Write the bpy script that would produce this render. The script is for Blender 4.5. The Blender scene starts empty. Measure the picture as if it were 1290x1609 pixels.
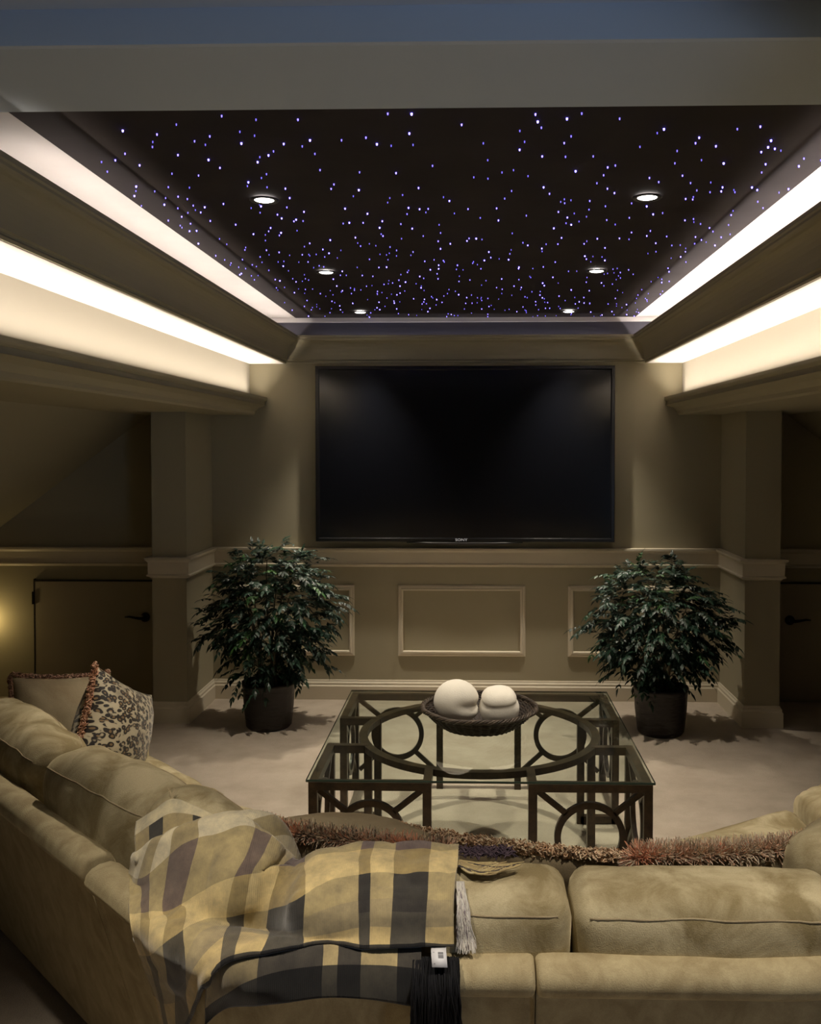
import bpy, bmesh, math, random
from mathutils import Vector, Matrix, noise
from mathutils.bvhtree import BVHTree
PI = math.pi
C = bpy.context.scene.collection
R = random.Random(7)

# ------------------------------------------------------------------ materials
def nodes(name):
    m = bpy.data.materials.new(name); m.use_nodes = True
    nt = m.node_tree; b = nt.nodes['Principled BSDF']
    return m, nt, b
def N(nt, t, **kw):
    n = nt.nodes.new(t)
    for k, v in kw.items():
        if k in n.inputs.keys(): n.inputs[k].default_value = v
        else: setattr(n, k, v)
    return n
def mat(name, col, rough=.6, metal=0., spec=.5, noise_scale=0, noise_amt=.0, bump=0., bump_scale=60, sheen=0., col2=None, emit=None, emit_s=0, stretch=None):
    m, nt, b = nodes(name)
    b.inputs['Base Color'].default_value = (*col, 1)
    b.inputs['Roughness'].default_value = rough
    b.inputs['Metallic'].default_value = metal
    b.inputs['Specular IOR Level'].default_value = spec
    if sheen:
        b.inputs['Sheen Weight'].default_value = sheen
        b.inputs['Sheen Roughness'].default_value = .4
        b.inputs['Sheen Tint'].default_value = (*[min(1, c * 1.6) for c in col], 1)
    tc = N(nt, 'ShaderNodeTexCoord')
    src = tc.outputs['Object']
    if stretch:
        mp = N(nt, 'ShaderNodeMapping'); mp.inputs['Scale'].default_value = stretch
        nt.links.new(src, mp.inputs['Vector']); src = mp.outputs['Vector']
    if noise_scale:
        n = N(nt, 'ShaderNodeTexNoise', Scale=noise_scale, Detail=5., Roughness=.6)
        nt.links.new(src, n.inputs['Vector'])
        r = N(nt, 'ShaderNodeValToRGB')
        c2 = col2 or tuple(c * (1 - noise_amt) for c in col)
        r.color_ramp.elements[0].position = .35; r.color_ramp.elements[0].color = (*c2, 1)
        r.color_ramp.elements[1].position = .65; r.color_ramp.elements[1].color = (*col, 1)
        nt.links.new(n.outputs['Fac'], r.inputs['Fac']); nt.links.new(r.outputs['Color'], b.inputs['Base Color'])
    if bump:
        n2 = N(nt, 'ShaderNodeTexNoise', Scale=float(bump_scale), Detail=6.)
        nt.links.new(src, n2.inputs['Vector'])
        bp = N(nt, 'ShaderNodeBump', Strength=bump, Distance=.01)
        nt.links.new(n2.outputs['Fac'], bp.inputs['Height']); nt.links.new(bp.outputs['Normal'], b.inputs['Normal'])
    if emit:
        b.inputs['Emission Color'].default_value = (*emit, 1); b.inputs['Emission Strength'].default_value = emit_s
    return m

M = {}
M['wall'] = mat('wall_paint', (.335, .302, .208), .75, spec=.25, bump=.08, bump_scale=300)
M['cove'] = mat('cove_paint', (.46, .43, .36), .75, spec=.25)
M['trim'] = mat('trim_paint', (.60, .54, .42), .45, spec=.4)
M['white'] = mat('ceiling_white', (.74, .70, .67), .8, spec=.2, noise_scale=2.5, noise_amt=.08)
M['cool_light_tint'] = mat('cool_light_ceiling_tint', (.56, .64, .76), .8, spec=.2)  # blue tint stands in for cool light on fascia and near ceiling
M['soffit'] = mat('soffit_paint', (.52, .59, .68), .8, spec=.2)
M['star_black'] = mat('star_black', (.042, .035, .036), .9, spec=.15, noise_scale=3, noise_amt=.2)
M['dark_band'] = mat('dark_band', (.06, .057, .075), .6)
M['handle'] = mat('dark_bronze_metal', (.02, .016, .013), .35, metal=.8)
M['door'] = mat('door_paint', (.33, .285, .20), .55, noise_scale=4, noise_amt=.06)
M['led'] = mat('led', (1, .9, .8), emit=(1, .86, .7), emit_s=3)
M['trimblack'] = mat('downlight_trim', (.03, .028, .028), .4)
M['lamp'] = mat('lamp_glow', (1, 1, 1), emit=(1, .95, .88), emit_s=9)
M['lampcone'] = mat('lamp_reflector', (.75, .74, .72), .25, metal=.6)
M['night'] = mat('night_light_glow', (1, .8, .5), emit=(1, .74, .35), emit_s=4)
M['tvframe'] = mat('television_bezel', (.006, .006, .007), .25)
M['tvstrip'] = mat('television_strip', (.012, .011, .011), .4)
M['logo'] = mat('logo_silver', (.75, .75, .78), .3, metal=.7, emit=(.8, .8, .85), emit_s=.25)
M['leather'] = mat('pot', (.012, .007, .0055), .5, noise_scale=9, noise_amt=.5, bump=.6, bump_scale=14, stretch=(1, 1, 5))
M['soil'] = mat('soil', (.02, .015, .01), .95, bump=.8, bump_scale=80)
M['stem'] = mat('stem', (.05, .04, .02), .7)
M['stone'] = mat('white_ornament', (.70, .66, .58), .85, spec=.2, noise_scale=12, noise_amt=.07, bump=.08, bump_scale=160)
M['tag'] = mat('tag_white', (.62, .62, .66), .6)
M['tagink'] = mat('tag_ink', (.16, .16, .18), .7)
M['yarn_black'] = mat('yarn_black', (.006, .006, .009), .8)
M['foot'] = mat('sofa_foot', (.02, .014, .01), .5)

def m_star():
    m, nt, b = nodes('star_glow')
    b.inputs['Base Color'].default_value = (.3, .3, 1, 1)
    oi = N(nt, 'ShaderNodeAttribute', attribute_name='glow')
    mu = N(nt, 'ShaderNodeMath', operation='MULTIPLY'); mu.inputs[1].default_value = 1.0
    nt.links.new(oi.outputs['Fac'], mu.inputs[0])
    b.inputs['Emission Color'].default_value = (.17, .13, 1, 1)
    nt.links.new(mu.outputs[0], b.inputs['Emission Strength'])
    return m
M['star'] = m_star()

def m_carpet():
    m, nt, b = nodes('carpet')
    tc = N(nt, 'ShaderNodeTexCoord')
    n = N(nt, 'ShaderNodeTexNoise', Scale=5., Detail=8., Roughness=.65)
    n2 = N(nt, 'ShaderNodeTexNoise', Scale=260., Detail=2.)
    for q in (n, n2): nt.links.new(tc.outputs['Object'], q.inputs['Vector'])
    r = N(nt, 'ShaderNodeValToRGB')
    r.color_ramp.elements[0].position = .3; r.color_ramp.elements[0].color = (.37, .305, .235, 1)
    r.color_ramp.elements[1].position = .7; r.color_ramp.elements[1].color = (.50, .43, .345, 1)
    nt.links.new(n.outputs['Fac'], r.inputs['Fac'])
    mx = N(nt, 'ShaderNodeMix', data_type='RGBA', blend_type='MULTIPLY'); mx.inputs['Factor'].default_value = .45
    nt.links.new(r.outputs['Color'], mx.inputs[6]); nt.links.new(n2.outputs['Fac'], mx.inputs[7])
    gm = N(nt, 'ShaderNodeMix', data_type='RGBA', blend_type='MULTIPLY'); gm.inputs['Factor'].default_value = 1
    gm.inputs[7].default_value = (1.28, 1.28, 1.28, 1)
    nt.links.new(mx.outputs[2], gm.inputs[6]); nt.links.new(gm.outputs[2], b.inputs['Base Color'])
    bp = N(nt, 'ShaderNodeBump', Strength=.6, Distance=.006)
    nt.links.new(n2.outputs['Fac'], bp.inputs['Height']); nt.links.new(bp.outputs['Normal'], b.inputs['Normal'])
    b.inputs['Roughness'].default_value = .95; b.inputs['Specular IOR Level'].default_value = .1
    b.inputs['Sheen Weight'].default_value = .2
    return m
M['carpet'] = m_carpet()

def m_velvet(name, lo, hi, scale=5., streak=(1, 1, 1), contrast=(.36, .62)):
    m, nt, b = nodes(name)
    tc = N(nt, 'ShaderNodeTexCoord'); mp = N(nt, 'ShaderNodeMapping'); mp.inputs['Scale'].default_value = streak
    nt.links.new(tc.outputs['Object'], mp.inputs['Vector'])
    n = N(nt, 'ShaderNodeTexNoise', Scale=scale, Detail=6., Roughness=.62, Distortion=.6)
    f = N(nt, 'ShaderNodeTexNoise', Scale=420., Detail=2.)
    nt.links.new(mp.outputs['Vector'], n.inputs['Vector']); nt.links.new(tc.outputs['Object'], f.inputs['Vector'])
    r = N(nt, 'ShaderNodeValToRGB')
    r.color_ramp.elements[0].position = contrast[0]; r.color_ramp.elements[0].color = (*lo, 1)
    r.color_ramp.elements[1].position = contrast[1]; r.color_ramp.elements[1].color = (*hi, 1)
    nt.links.new(n.outputs['Fac'], r.inputs['Fac'])
    mx = N(nt, 'ShaderNodeMix', data_type='RGBA', blend_type='MULTIPLY'); mx.inputs['Factor'].default_value = .3
    nt.links.new(r.outputs['Color'], mx.inputs[6]); nt.links.new(f.outputs['Fac'], mx.inputs[7])
    nt.links.new(mx.outputs[2], b.inputs['Base Color'])
    b.inputs['Roughness'].default_value = .8; b.inputs['Specular IOR Level'].default_value = .15
    b.inputs['Sheen Weight'].default_value = .55; b.inputs['Sheen Roughness'].default_value = .35
    b.inputs['Sheen Tint'].default_value = (min(1, hi[0] * 1.5), min(1, hi[1] * 1.5), min(1, hi[2] * 1.5), 1)
    bp = N(nt, 'ShaderNodeBump', Strength=.25, Distance=.004)
    nt.links.new(f.outputs['Fac'], bp.inputs['Height']); nt.links.new(bp.outputs['Normal'], b.inputs['Normal'])
    return m
M['velvet'] = m_velvet('gold_velvet', (.27, .212, .108), (.56, .480, .305), 8., contrast=(.38, .62))
M['velvet_frame'] = m_velvet('gold_velvet_frame', (.35, .28, .16), (.50, .42, .255), 8., (2, 2, 1.3))
M['velvet_tan'] = m_velvet('tan_velvet', (.30, .23, .14), (.40, .33, .21), 4.)

def m_wood():
    m, nt, b = nodes('dark_bronze_wood')
    tc = N(nt, 'ShaderNodeTexCoord')
    n = N(nt, 'ShaderNodeTexNoise', Scale=22., Detail=7., Roughness=.7)
    nt.links.new(tc.outputs['Object'], n.inputs['Vector'])
    r = N(nt, 'ShaderNodeValToRGB')
    r.color_ramp.elements[0].position = .35; r.color_ramp.elements[0].color = (.014, .008, .005, 1)
    r.color_ramp.elements[1].position = .72; r.color_ramp.elements[1].color = (.075, .045, .024, 1)
    nt.links.new(n.outputs['Fac'], r.inputs['Fac']); nt.links.new(r.outputs['Color'], b.inputs['Base Color'])
    b.inputs['Roughness'].default_value = .38
    return m
M['wood'] = m_wood()

def m_glass():
    m, nt, b = nodes('clear_glass')
    nt.nodes.remove(b); out = nt.nodes['Material Output']
    tr = N(nt, 'ShaderNodeBsdfTransparent'); tr.inputs[0].default_value = (.90, .95, .91, 1)
    gl = N(nt, 'ShaderNodeBsdfGlossy'); gl.inputs['Roughness'].default_value = .03
    gl.inputs[0].default_value = (1, 1, 1, 1)
    fr0 = N(nt, 'ShaderNodeFresnel', IOR=1.5); ge = N(nt, 'ShaderNodeNewGeometry')
    sb = N(nt, 'ShaderNodeMath', operation='SUBTRACT'); sb.inputs[0].default_value = 1; nt.links.new(ge.outputs['Backfacing'], sb.inputs[1])
    fr = N(nt, 'ShaderNodeMath', operation='MULTIPLY'); nt.links.new(fr0.outputs[0], fr.inputs[0]); nt.links.new(sb.outputs[0], fr.inputs[1])
    mx = N(nt, 'ShaderNodeMixShader')
    nt.links.new(fr.outputs[0], mx.inputs[0]); nt.links.new(tr.outputs[0], mx.inputs[1]); nt.links.new(gl.outputs[0], mx.inputs[2])
    nt.links.new(mx.outputs[0], out.inputs[0])
    return m
M['glass'] = m_glass()
M['glass_edge'] = mat('glass_edge', (.03, .055, .045), .12, spec=.8)

def m_screen():
    m, nt, b = nodes('screen_black')
    b.inputs['Base Color'].default_value = (.0035, .004, .006, 1)
    b.inputs['Roughness'].default_value = .14; b.inputs['Specular IOR Level'].default_value = .5
    return m
M['screen'] = m_screen()

def m_leaf():
    m, nt, b = nodes('leaf')
    a = N(nt, 'ShaderNodeAttribute', attribute_name='tone')
    r = N(nt, 'ShaderNodeValToRGB')
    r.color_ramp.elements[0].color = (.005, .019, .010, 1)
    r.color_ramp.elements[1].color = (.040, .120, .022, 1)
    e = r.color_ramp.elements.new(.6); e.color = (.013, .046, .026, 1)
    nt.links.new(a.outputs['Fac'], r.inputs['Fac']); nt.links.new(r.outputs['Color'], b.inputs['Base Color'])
    b.inputs['Roughness'].default_value = .46
    return m
M['leaf'] = m_leaf()

def m_strand(name, rough=.8):
    m, nt, b = nodes(name)
    a = N(nt, 'ShaderNodeAttribute', attribute_name='Col')
    nt.links.new(a.outputs['Color'], b.inputs['Base Color'])
    b.inputs['Roughness'].default_value = rough; b.inputs['Specular IOR Level'].default_value = .2
    return m
M['strand'] = m_strand('fringe_strands')
M['wicker'] = m_strand('wicker', .5)

def m_leopard():
    m, nt, b = nodes('leopard_print')
    tc = N(nt, 'ShaderNodeTexCoord'); mp = N(nt, 'ShaderNodeMapping'); mp.inputs['Scale'].default_value = (1, .35, 1.15)
    nt.links.new(tc.outputs['Object'], mp.inputs['Vector'])
    dn = N(nt, 'ShaderNodeTexNoise', Scale=14., Detail=2.); nt.links.new(mp.outputs['Vector'], dn.inputs['Vector'])
    ad = N(nt, 'ShaderNodeMix', data_type='VECTOR'); ad.inputs['Factor'].default_value = .035
    nt.links.new(mp.outputs['Vector'], ad.inputs[4]); nt.links.new(dn.outputs['Color'], ad.inputs[5])
    v = N(nt, 'ShaderNodeTexVoronoi', Scale=62., feature='F1'); nt.links.new(ad.outputs[1], v.inputs['Vector'])
    ring = N(nt, 'ShaderNodeValToRGB'); ring.color_ramp.interpolation = 'LINEAR'
    el = ring.color_ramp.elements
    el[0].position = .0; el[0].color = (.18, .11, .05, 1)
    el[1].position = .26; el[1].color = (.20, .13, .06, 1)
    for p, c in ((.29, (.010, .007, .005)), (.56, (.012, .008, .006)), (.62, (.40, .35, .24)), (1., (.46, .40, .28))):
        e = el.new(p); e.color = (*c, 1)
    nt.links.new(v.outputs['Distance'], ring.inputs['Fac'])
    cut = N(nt, 'ShaderNodeTexNoise', Scale=36., Detail=1.); nt.links.new(mp.outputs['Vector'], cut.inputs['Vector'])
    cr = N(nt, 'ShaderNodeValToRGB'); cr.color_ramp.elements[0].position = .60; cr.color_ramp.elements[1].position = .64
    nt.links.new(cut.outputs['Fac'], cr.inputs['Fac'])
    mx = N(nt, 'ShaderNodeMix', data_type='RGBA'); mx.inputs[7].default_value = (.42, .36, .25, 1)
    nt.links.new(cr.outputs['Color'], mx.inputs['Factor']); nt.links.new(ring.outputs['Color'], mx.inputs[6])
    # broad dark patches of merged spots
    bg = N(nt, 'ShaderNodeTexNoise', Scale=9., Detail=2.); nt.links.new(mp.outputs['Vector'], bg.inputs['Vector'])
    br = N(nt, 'ShaderNodeValToRGB'); br.color_ramp.elements[0].position = .58; br.color_ramp.elements[1].position = .70
    br.color_ramp.elements[1].color = (.55, .55, .55, 1)
    nt.links.new(bg.outputs['Fac'], br.inputs['Fac'])
    m2 = N(nt, 'ShaderNodeMix', data_type='RGBA'); m2.inputs[7].default_value = (.03, .022, .016, 1)
    nt.links.new(br.outputs['Color'], m2.inputs['Factor']); nt.links.new(mx.outputs[2], m2.inputs[6])
    nt.links.new(m2.outputs[2], b.inputs['Base Color'])
    b.inputs['Roughness'].default_value = .45; b.inputs['Sheen Weight'].default_value = .2
    return m
M['leopard'] = m_leopard()

# plaid: u = warp stripes, v = weft bands, both in the throw's own UV
def m_plaid(nm, PLAID_U, PLAID_GROUND, PLAID_STRIPE):
    m, nt, b = nodes(nm)
    uv = N(nt, 'ShaderNodeUVMap', uv_map='UVMap'); sp = N(nt, 'ShaderNodeSeparateXYZ')
    nt.links.new(uv.outputs[0], sp.inputs[0])
    def ramp(src, stops):
        r = N(nt, 'ShaderNodeValToRGB'); r.color_ramp.interpolation = 'CONSTANT'
        el = r.color_ramp.elements
        for i, (p, c) in enumerate(stops):
            e = el[i] if i < 2 else el.new(p)
            e.position = p; e.color = (c, c, c, 1) if not isinstance(c, tuple) else (*c, 1)
        nt.links.new(src, r.inputs['Fac']); return r
    # warp: two masks, dark stripe strength along u
    dk = ramp(sp.outputs[0], PLAID_U)
    # weft colours for the ground and for the stripe
    g = ramp(sp.outputs[1], PLAID_GROUND)
    s = ramp(sp.outputs[1], PLAID_STRIPE)
    mx = N(nt, 'ShaderNodeMix', data_type='RGBA')
    nt.links.new(dk.outputs['Color'], mx.inputs['Factor']); nt.links.new(g.outputs['Color'], mx.inputs[6]); nt.links.new(s.outputs['Color'], mx.inputs[7])
    # woolly mottling
    tc = N(nt, 'ShaderNodeTexCoord')
    n = N(nt, 'ShaderNodeTexNoise', Scale=26., Detail=7., Roughness=.7); nt.links.new(tc.outputs['Object'], n.inputs['Vector'])
    nr = N(nt, 'ShaderNodeValToRGB')
    nr.color_ramp.elements[0].position = .3; nr.color_ramp.elements[0].color = (.62, .62, .66, 1)
    nr.color_ramp.elements[1].position = .7; nr.color_ramp.elements[1].color = (1.15, 1.12, 1.05, 1)
    nt.links.new(n.outputs['Fac'], nr.inputs['Fac'])
    m2 = N(nt, 'ShaderNodeMix', data_type='RGBA', blend_type='MULTIPLY'); m2.inputs['Factor'].default_value = 1
    nt.links.new(mx.outputs[2], m2.inputs[6]); nt.links.new(nr.outputs['Color'], m2.inputs[7])
    nt.links.new(m2.outputs[2], b.inputs['Base Color'])
    w = N(nt, 'ShaderNodeTexWave', Scale=90., Distortion=2.); nt.links.new(tc.outputs['Object'], w.inputs['Vector'])
    f = N(nt, 'ShaderNodeTexNoise', Scale=500., Detail=3.); nt.links.new(tc.outputs['Object'], f.inputs['Vector'])
    ad = N(nt, 'ShaderNodeMath', operation='ADD'); nt.links.new(w.outputs['Fac'], ad.inputs[0]); nt.links.new(f.outputs['Fac'], ad.inputs[1])
    bp = N(nt, 'ShaderNodeBump', Strength=.22, Distance=.002)
    nt.links.new(ad.outputs[0], bp.inputs['Height']); nt.links.new(bp.outputs['Normal'], b.inputs['Normal'])
    b.inputs['Roughness'].default_value = .9; b.inputs['Specular IOR Level'].default_value = .1
    b.inputs['Sheen Weight'].default_value = .35
    return m
PLAID_U = [(0, 0.), (.040, 0.), (.075, .85), (.115, 0.), (.165, .9), (.245, 0.), (.395, .9), (.440, 0.), (.520, 1.), (.640, 0.),
           (.790, 1.), (.820, 0.), (.865, 1.), (.940, 0.)]
CREAM, GOLD, OLIVE, MAUVE, GREY, BLK = (.62, .53, .33), (.66, .53, .27), (.42, .345, .185), (.155, .115, .11), (.045, .042, .038), (.012, .012, .014)
PLAID_GROUND = [(0, (.66, .59, .42)), (.02, (.66, .59, .42)), (.14, OLIVE), (.40, GOLD), (.52, OLIVE), (.66, (.36, .30, .18)), (.80, (.56, .44, .22)), (.90, (.055, .05, .043))]
PLAID_STRIPE = [(0, (.36, .29, .15)), (.02, (.36, .29, .15)), (.14, MAUVE), (.40, (.36, .28, .13)), (.52, GREY), (.66, (.05, .046, .043)), (.72, (.085, .078, .065)), (.90, BLK)]
M['plaid'] = m_plaid('plaid_wool', PLAID_U, PLAID_GROUND, PLAID_STRIPE)
M['plaid_fold'] = m_plaid('plaid_wool_fold', [(0, 0.), (.12, 0.), (.14, 1.), (.27, 0.), (.55, 1.), (.93, 0.)], [(0, (.62, .55, .37)), (.34, (.62, .55, .37)), (.36, (.38, .31, .17))], [(0, (.62, .55, .37)), (.34, (.62, .55, .37)), (.36, (.055, .052, .046))])
M['plaid_low'] = m_plaid('plaid_wool_under', [(0, .35), (.05, .35), (.076, .5), (.253, 1.), (.524, 0.), (.597, 1.), (.706, 0.), (.875, 1.)], [(0, (.38, .31, .17)), (.40, (.38, .31, .17)), (.55, (.050, .046, .038))], [(0, (.055, .050, .044)), (.40, (.055, .050, .044)), (.55, (.010, .010, .011))])

# ------------------------------------------------------------------ mesh helpers
def obj(name, bm, m, parent=None, smooth=False, loc=None):
    me = bpy.data.meshes.new(name)
    bmesh.ops.recalc_face_normals(bm, faces=bm.faces)
    bm.to_mesh(me); bm.free()
    if smooth:
        for p in me.polygons: p.use_smooth = True
    me.materials.append(m)
    o = bpy.data.objects.new(name, me); C.objects.link(o)
    if parent: o.parent = parent
    if loc: o.location = loc
    return o
def pydata(name, v, f, m, parent=None, smooth=True):
    me = bpy.data.meshes.new(name); me.from_pydata(v, [], f); me.validate(); me.update()
    if smooth:
        for p in me.polygons: p.use_smooth = True
    me.materials.append(m)
    o = bpy.data.objects.new(name, me); C.objects.link(o)
    if parent: o.parent = parent
    return o
def struct(o, *_):
    o['kind'] = 'structure'; return o
def tag(o, label, cat, group=None, kind=None):
    o['label'] = label; o['category'] = cat
    if group: o['group'] = group
    if kind: o['kind'] = kind
    return o
def empty(name, loc=(0, 0, 0), rotz=0, label=None, cat=None, group=None):
    o = bpy.data.objects.new(name, None); C.objects.link(o); o.location = loc; o.rotation_euler = (0, 0, rotz)
    o.empty_display_size = .1
    if label: tag(o, label, cat, group)
    return o
def B(): return bmesh.new()
def box(bm, x0, x1, y0, y1, z0, z1, bevel=0, seg=2):
    r = bmesh.ops.create_cube(bm, size=1)
    bmesh.ops.scale(bm, vec=(x1 - x0, y1 - y0, z1 - z0), verts=r['verts'])
    bmesh.ops.translate(bm, vec=((x0 + x1) / 2, (y0 + y1) / 2, (z0 + z1) / 2), verts=r['verts'])
    if bevel:
        es = list({e for v in r['verts'] for e in v.link_edges})
        bmesh.ops.bevel(bm, geom=es, offset=bevel, segments=seg, affect='EDGES', profile=.5)
    return bm
def bar(bm, a, b, w, h=None, up=(0, 0, 1)):
    """square bar from a to b; w across, h along up"""
    a, b = Vector(a), Vector(b); h = h or w
    d = (b - a).normalized(); u = Vector(up)
    if abs(d.dot(u)) > .95: u = Vector((0, 1, 0))
    s = d.cross(u).normalized(); t = s.cross(d).normalized()
    vs = []
    for p in (a, b):
        for i, j in ((-1, -1), (1, -1), (1, 1), (-1, 1)):
            vs.append(bm.verts.new(p + s * i * w / 2 + t * j * h / 2))
    for f in ((0, 1, 2, 3), (7, 6, 5, 4), (0, 4, 5, 1), (1, 5, 6, 2), (2, 6, 7, 3), (3, 7, 4, 0)):
        bm.faces.new([vs[k] for k in f])
    return bm
def tube(bm, pts, rad, n=8, cap=True):
    pts = [Vector(p) for p in pts]; rings = []
    rads = rad if isinstance(rad, (list, tuple)) else [rad] * len(pts)
    up = Vector((.123, .3, 1)).normalized()
    for i, p in enumerate(pts):
        d = (pts[min(i + 1, len(pts) - 1)] - pts[max(i - 1, 0)]).normalized()
        if abs(d.dot(up)) > .97: up = Vector((1, .1, 0)).normalized()
        s = d.cross(up).normalized(); t = s.cross(d)
        rings.append([bm.verts.new(p + (s * math.cos(a) + t * math.sin(a)) * rads[i]) for a in (2 * PI * k / n for k in range(n))])
    for a, b in zip(rings, rings[1:]):
        for k in range(n): bm.faces.new((a[k], a[(k + 1) % n], b[(k + 1) % n], b[k]))
    if cap: bm.faces.new(rings[0]); bm.faces.new(rings[-1])
    return bm
def ring_flat(bm, c, R0, R1, h, axis='z', n=64):
    """annulus of rectangular section about centre c (axis z or the normal x / y)"""
    def P(r, a, k):
        u, v = r * math.cos(a), r * math.sin(a)
        if axis == 'z': return Vector((c[0] + u, c[1] + v, c[2] + k))
        if axis == 'y': return Vector((c[0] + u, c[1] + k, c[2] + v))
        return Vector((c[0] + k, c[1] + u, c[2] + v))
    rs = []
    for i in range(n):
        a = 2 * PI * i / n
        rs.append([bm.verts.new(P(r, a, k)) for r, k in ((R0, -h / 2), (R1, -h / 2), (R1, h / 2), (R0, h / 2))])
    for i in range(n):
        a, b = rs[i], rs[(i + 1) % n]
        for k in range(4): bm.faces.new((a[k], b[k], b[(k + 1) % 4], a[(k + 1) % 4]))
    return bm
def sweep(bm, path, prof, closed_path=False, inward=1, cap=True):
    """prof: list of (d, z); d measured to the left of travel times inward; mitred corners"""
    P = [Vector((p[0], p[1])) for p in path]; rings = []
    n = len(P)
    for i in range(n):
        d0 = (P[i] - P[i - 1]).normalized() if (i > 0 or closed_path) else None
        d1 = (P[(i + 1) % n] - P[i]).normalized() if (i < n - 1 or closed_path) else None
        if d0 is None: d0 = d1
        if d1 is None: d1 = d0
        n0 = Vector((-d0.y, d0.x)); n1 = Vector((-d1.y, d1.x))
        m = (n0 + n1); m = m / max(1e-6, m.length_squared) * 2
        rings.append([bm.verts.new((P[i].x + m.x * d * inward, P[i].y + m.y * d * inward, z)) for d, z in prof])
    k = len(prof)
    for a, b in (list(zip(rings, rings[1:])) + ([(rings[-1], rings[0])] if closed_path else [])):
        for j in range(k): bm.faces.new((a[j], a[(j + 1) % k], b[(j + 1) % k], b[j]))
    if cap and not closed_path: bm.faces.new(rings[0]); bm.faces.new(rings[-1])
    return bm

# ------------------------------------------------------------------ room shell
FAR, NEAR = 5.92, -2.2
def solid(name, poly, y0, y1, m):
    """prism of an x-z polygon from y0 to y1"""
    bm = B()
    a = [bm.verts.new((x, y0, z)) for x, z in poly]; b = [bm.verts.new((x, y1, z)) for x, z in poly]
    k = len(poly)
    for j in range(k): bm.faces.new((a[j], a[(j + 1) % k], b[(j + 1) % k], b[j]))
    bm.faces.new(a); bm.faces.new(b)
    return struct(obj(name, bm, m))
struct(obj('floor', box(B(), -4.0, 4.0, NEAR - .1, FAR + .1, -.1, 0), M['carpet']))
struct(obj('wall_far', box(B(), -4.0, 4.0, FAR, FAR + .15, 0, 2.30), M['wall']))
# wall over the star recess: dark painted band with a white strip at the top
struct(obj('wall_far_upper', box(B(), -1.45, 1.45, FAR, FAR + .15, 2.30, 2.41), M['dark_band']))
struct(obj('trim_1', box(B(), -1.36, 1.36, FAR - .012, FAR, 2.380, 2.41, .002), M['white']))
STAR_Y0 = 2.16
struct(obj('ceiling', box(B(), -1.45, 1.45, STAR_Y0 - .3, FAR + .15, 2.411, 2.5), M['white']))
for s, nm in ((-1, 'left'), (1, 'right')):
    def F(pts): return [(s * x, z) for x, z in pts]
    # knee wall, sloped ceiling with flat soffit, cove back wall
    struct(obj('wall_' + nm, box(B(), min(s * 3.75, s * 4.0), max(s * 3.75, s * 4.0), NEAR, FAR, 0, .55), M['wall']))
    solid('ceiling_slope_' + nm, F([(2.005, 1.80), (3.76, .49), (3.95, .49), (3.95, .62), (2.1, 2.0), (1.36, 2.0), (1.36, 1.86), (1.25, 1.86), (1.30, 1.845), (1.347, 1.80)]), NEAR, FAR, M['wall'])
    solid('wall_cove_' + nm, F([(1.357, 1.86), (1.357, 2.5), (1.5, 2.5), (1.5, 1.86)]), 2.14, FAR, M['cove'])
    solid('ceiling_cove_' + nm, F([(1.357, 2.122), (1.357, 2.165), (1.13, 2.165), (1.13, 2.122)]), 2.14, FAR, M['white'])
    # lower cove moulding: concave face rising to a thin lip
    prof = [(1.352, 1.798), (1.335, 1.797), (1.325, 1.806)]
    for k in range(7):
        t = k / 6; a = t * PI / 2
        prof.append((1.325 - .068 * (1 - math.cos(a)) , 1.806 + .078 * math.sin(a) ))
    prof += [(1.250, 1.890), (1.246, 1.896), (1.246, 1.910), (1.262, 1.910), (1.262, 1.862), (1.352, 1.862)]
    solid('trim_2' if s < 0 else 'trim_3', F(prof), 2.14, FAR, M['trim' if 0 else 'wall'])
# crown round three sides of the star recess
pf = [(0, 2.122), (.012, 2.122), (.016, 2.130), (.010, 2.137), (.012, 2.142), (.022, 2.146)]
for k in range(9):
    a = (k / 8) * PI / 2
    pf.append((.022 + .060 * (1 - math.cos(a)), 2.150 + .105 * math.sin(a)))
pf += [(.088, 2.258), (.094, 2.264), (.094, 2.272), (.100, 2.276), (.100, 2.290), (.082, 2.290), (.060, 2.262), (.0, 2.175)]
W = 1.136
obj_cr = struct(obj('trim_4', sweep(B(), [(W, 2.146), (W, FAR), (-W, FAR), (-W, 2.146)], pf), M['wall']))
for s in (-1, 1):
    x0, x1 = sorted((s * 1.075, s * 2.05)); struct(obj('trim_10' if s < 0 else 'trim_11', box(B(), x0, x1, 2.08, 2.146, 1.79, 2.41), M['wall']))  # unseen blocks added to close the cove ends against light leaks
# header in front of the star ceiling, and the plain ceiling of the near part of the room
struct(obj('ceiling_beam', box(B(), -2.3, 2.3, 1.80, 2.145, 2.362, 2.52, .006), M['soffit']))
struct(obj('ceiling_near', box(B(), -2.3, 2.3, NEAR, 1.79, 2.428, 2.52), M['cool_light_tint']))
for s, nm in ((-1, 'left'), (1, 'right')):
    solid('wall_upper_' + nm, [(s * 2.0, 1.8), (s * 2.0, 2.5), (s * 2.15, 2.5), (s * 2.15, 1.8)], NEAR, STAR_Y0 - .02, M['wall'])
struct(obj('trim_9', box(B(), -2.0, 2.0, 1.785, 1.80, 2.360, 2.428), M['cool_light_tint']))
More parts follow.
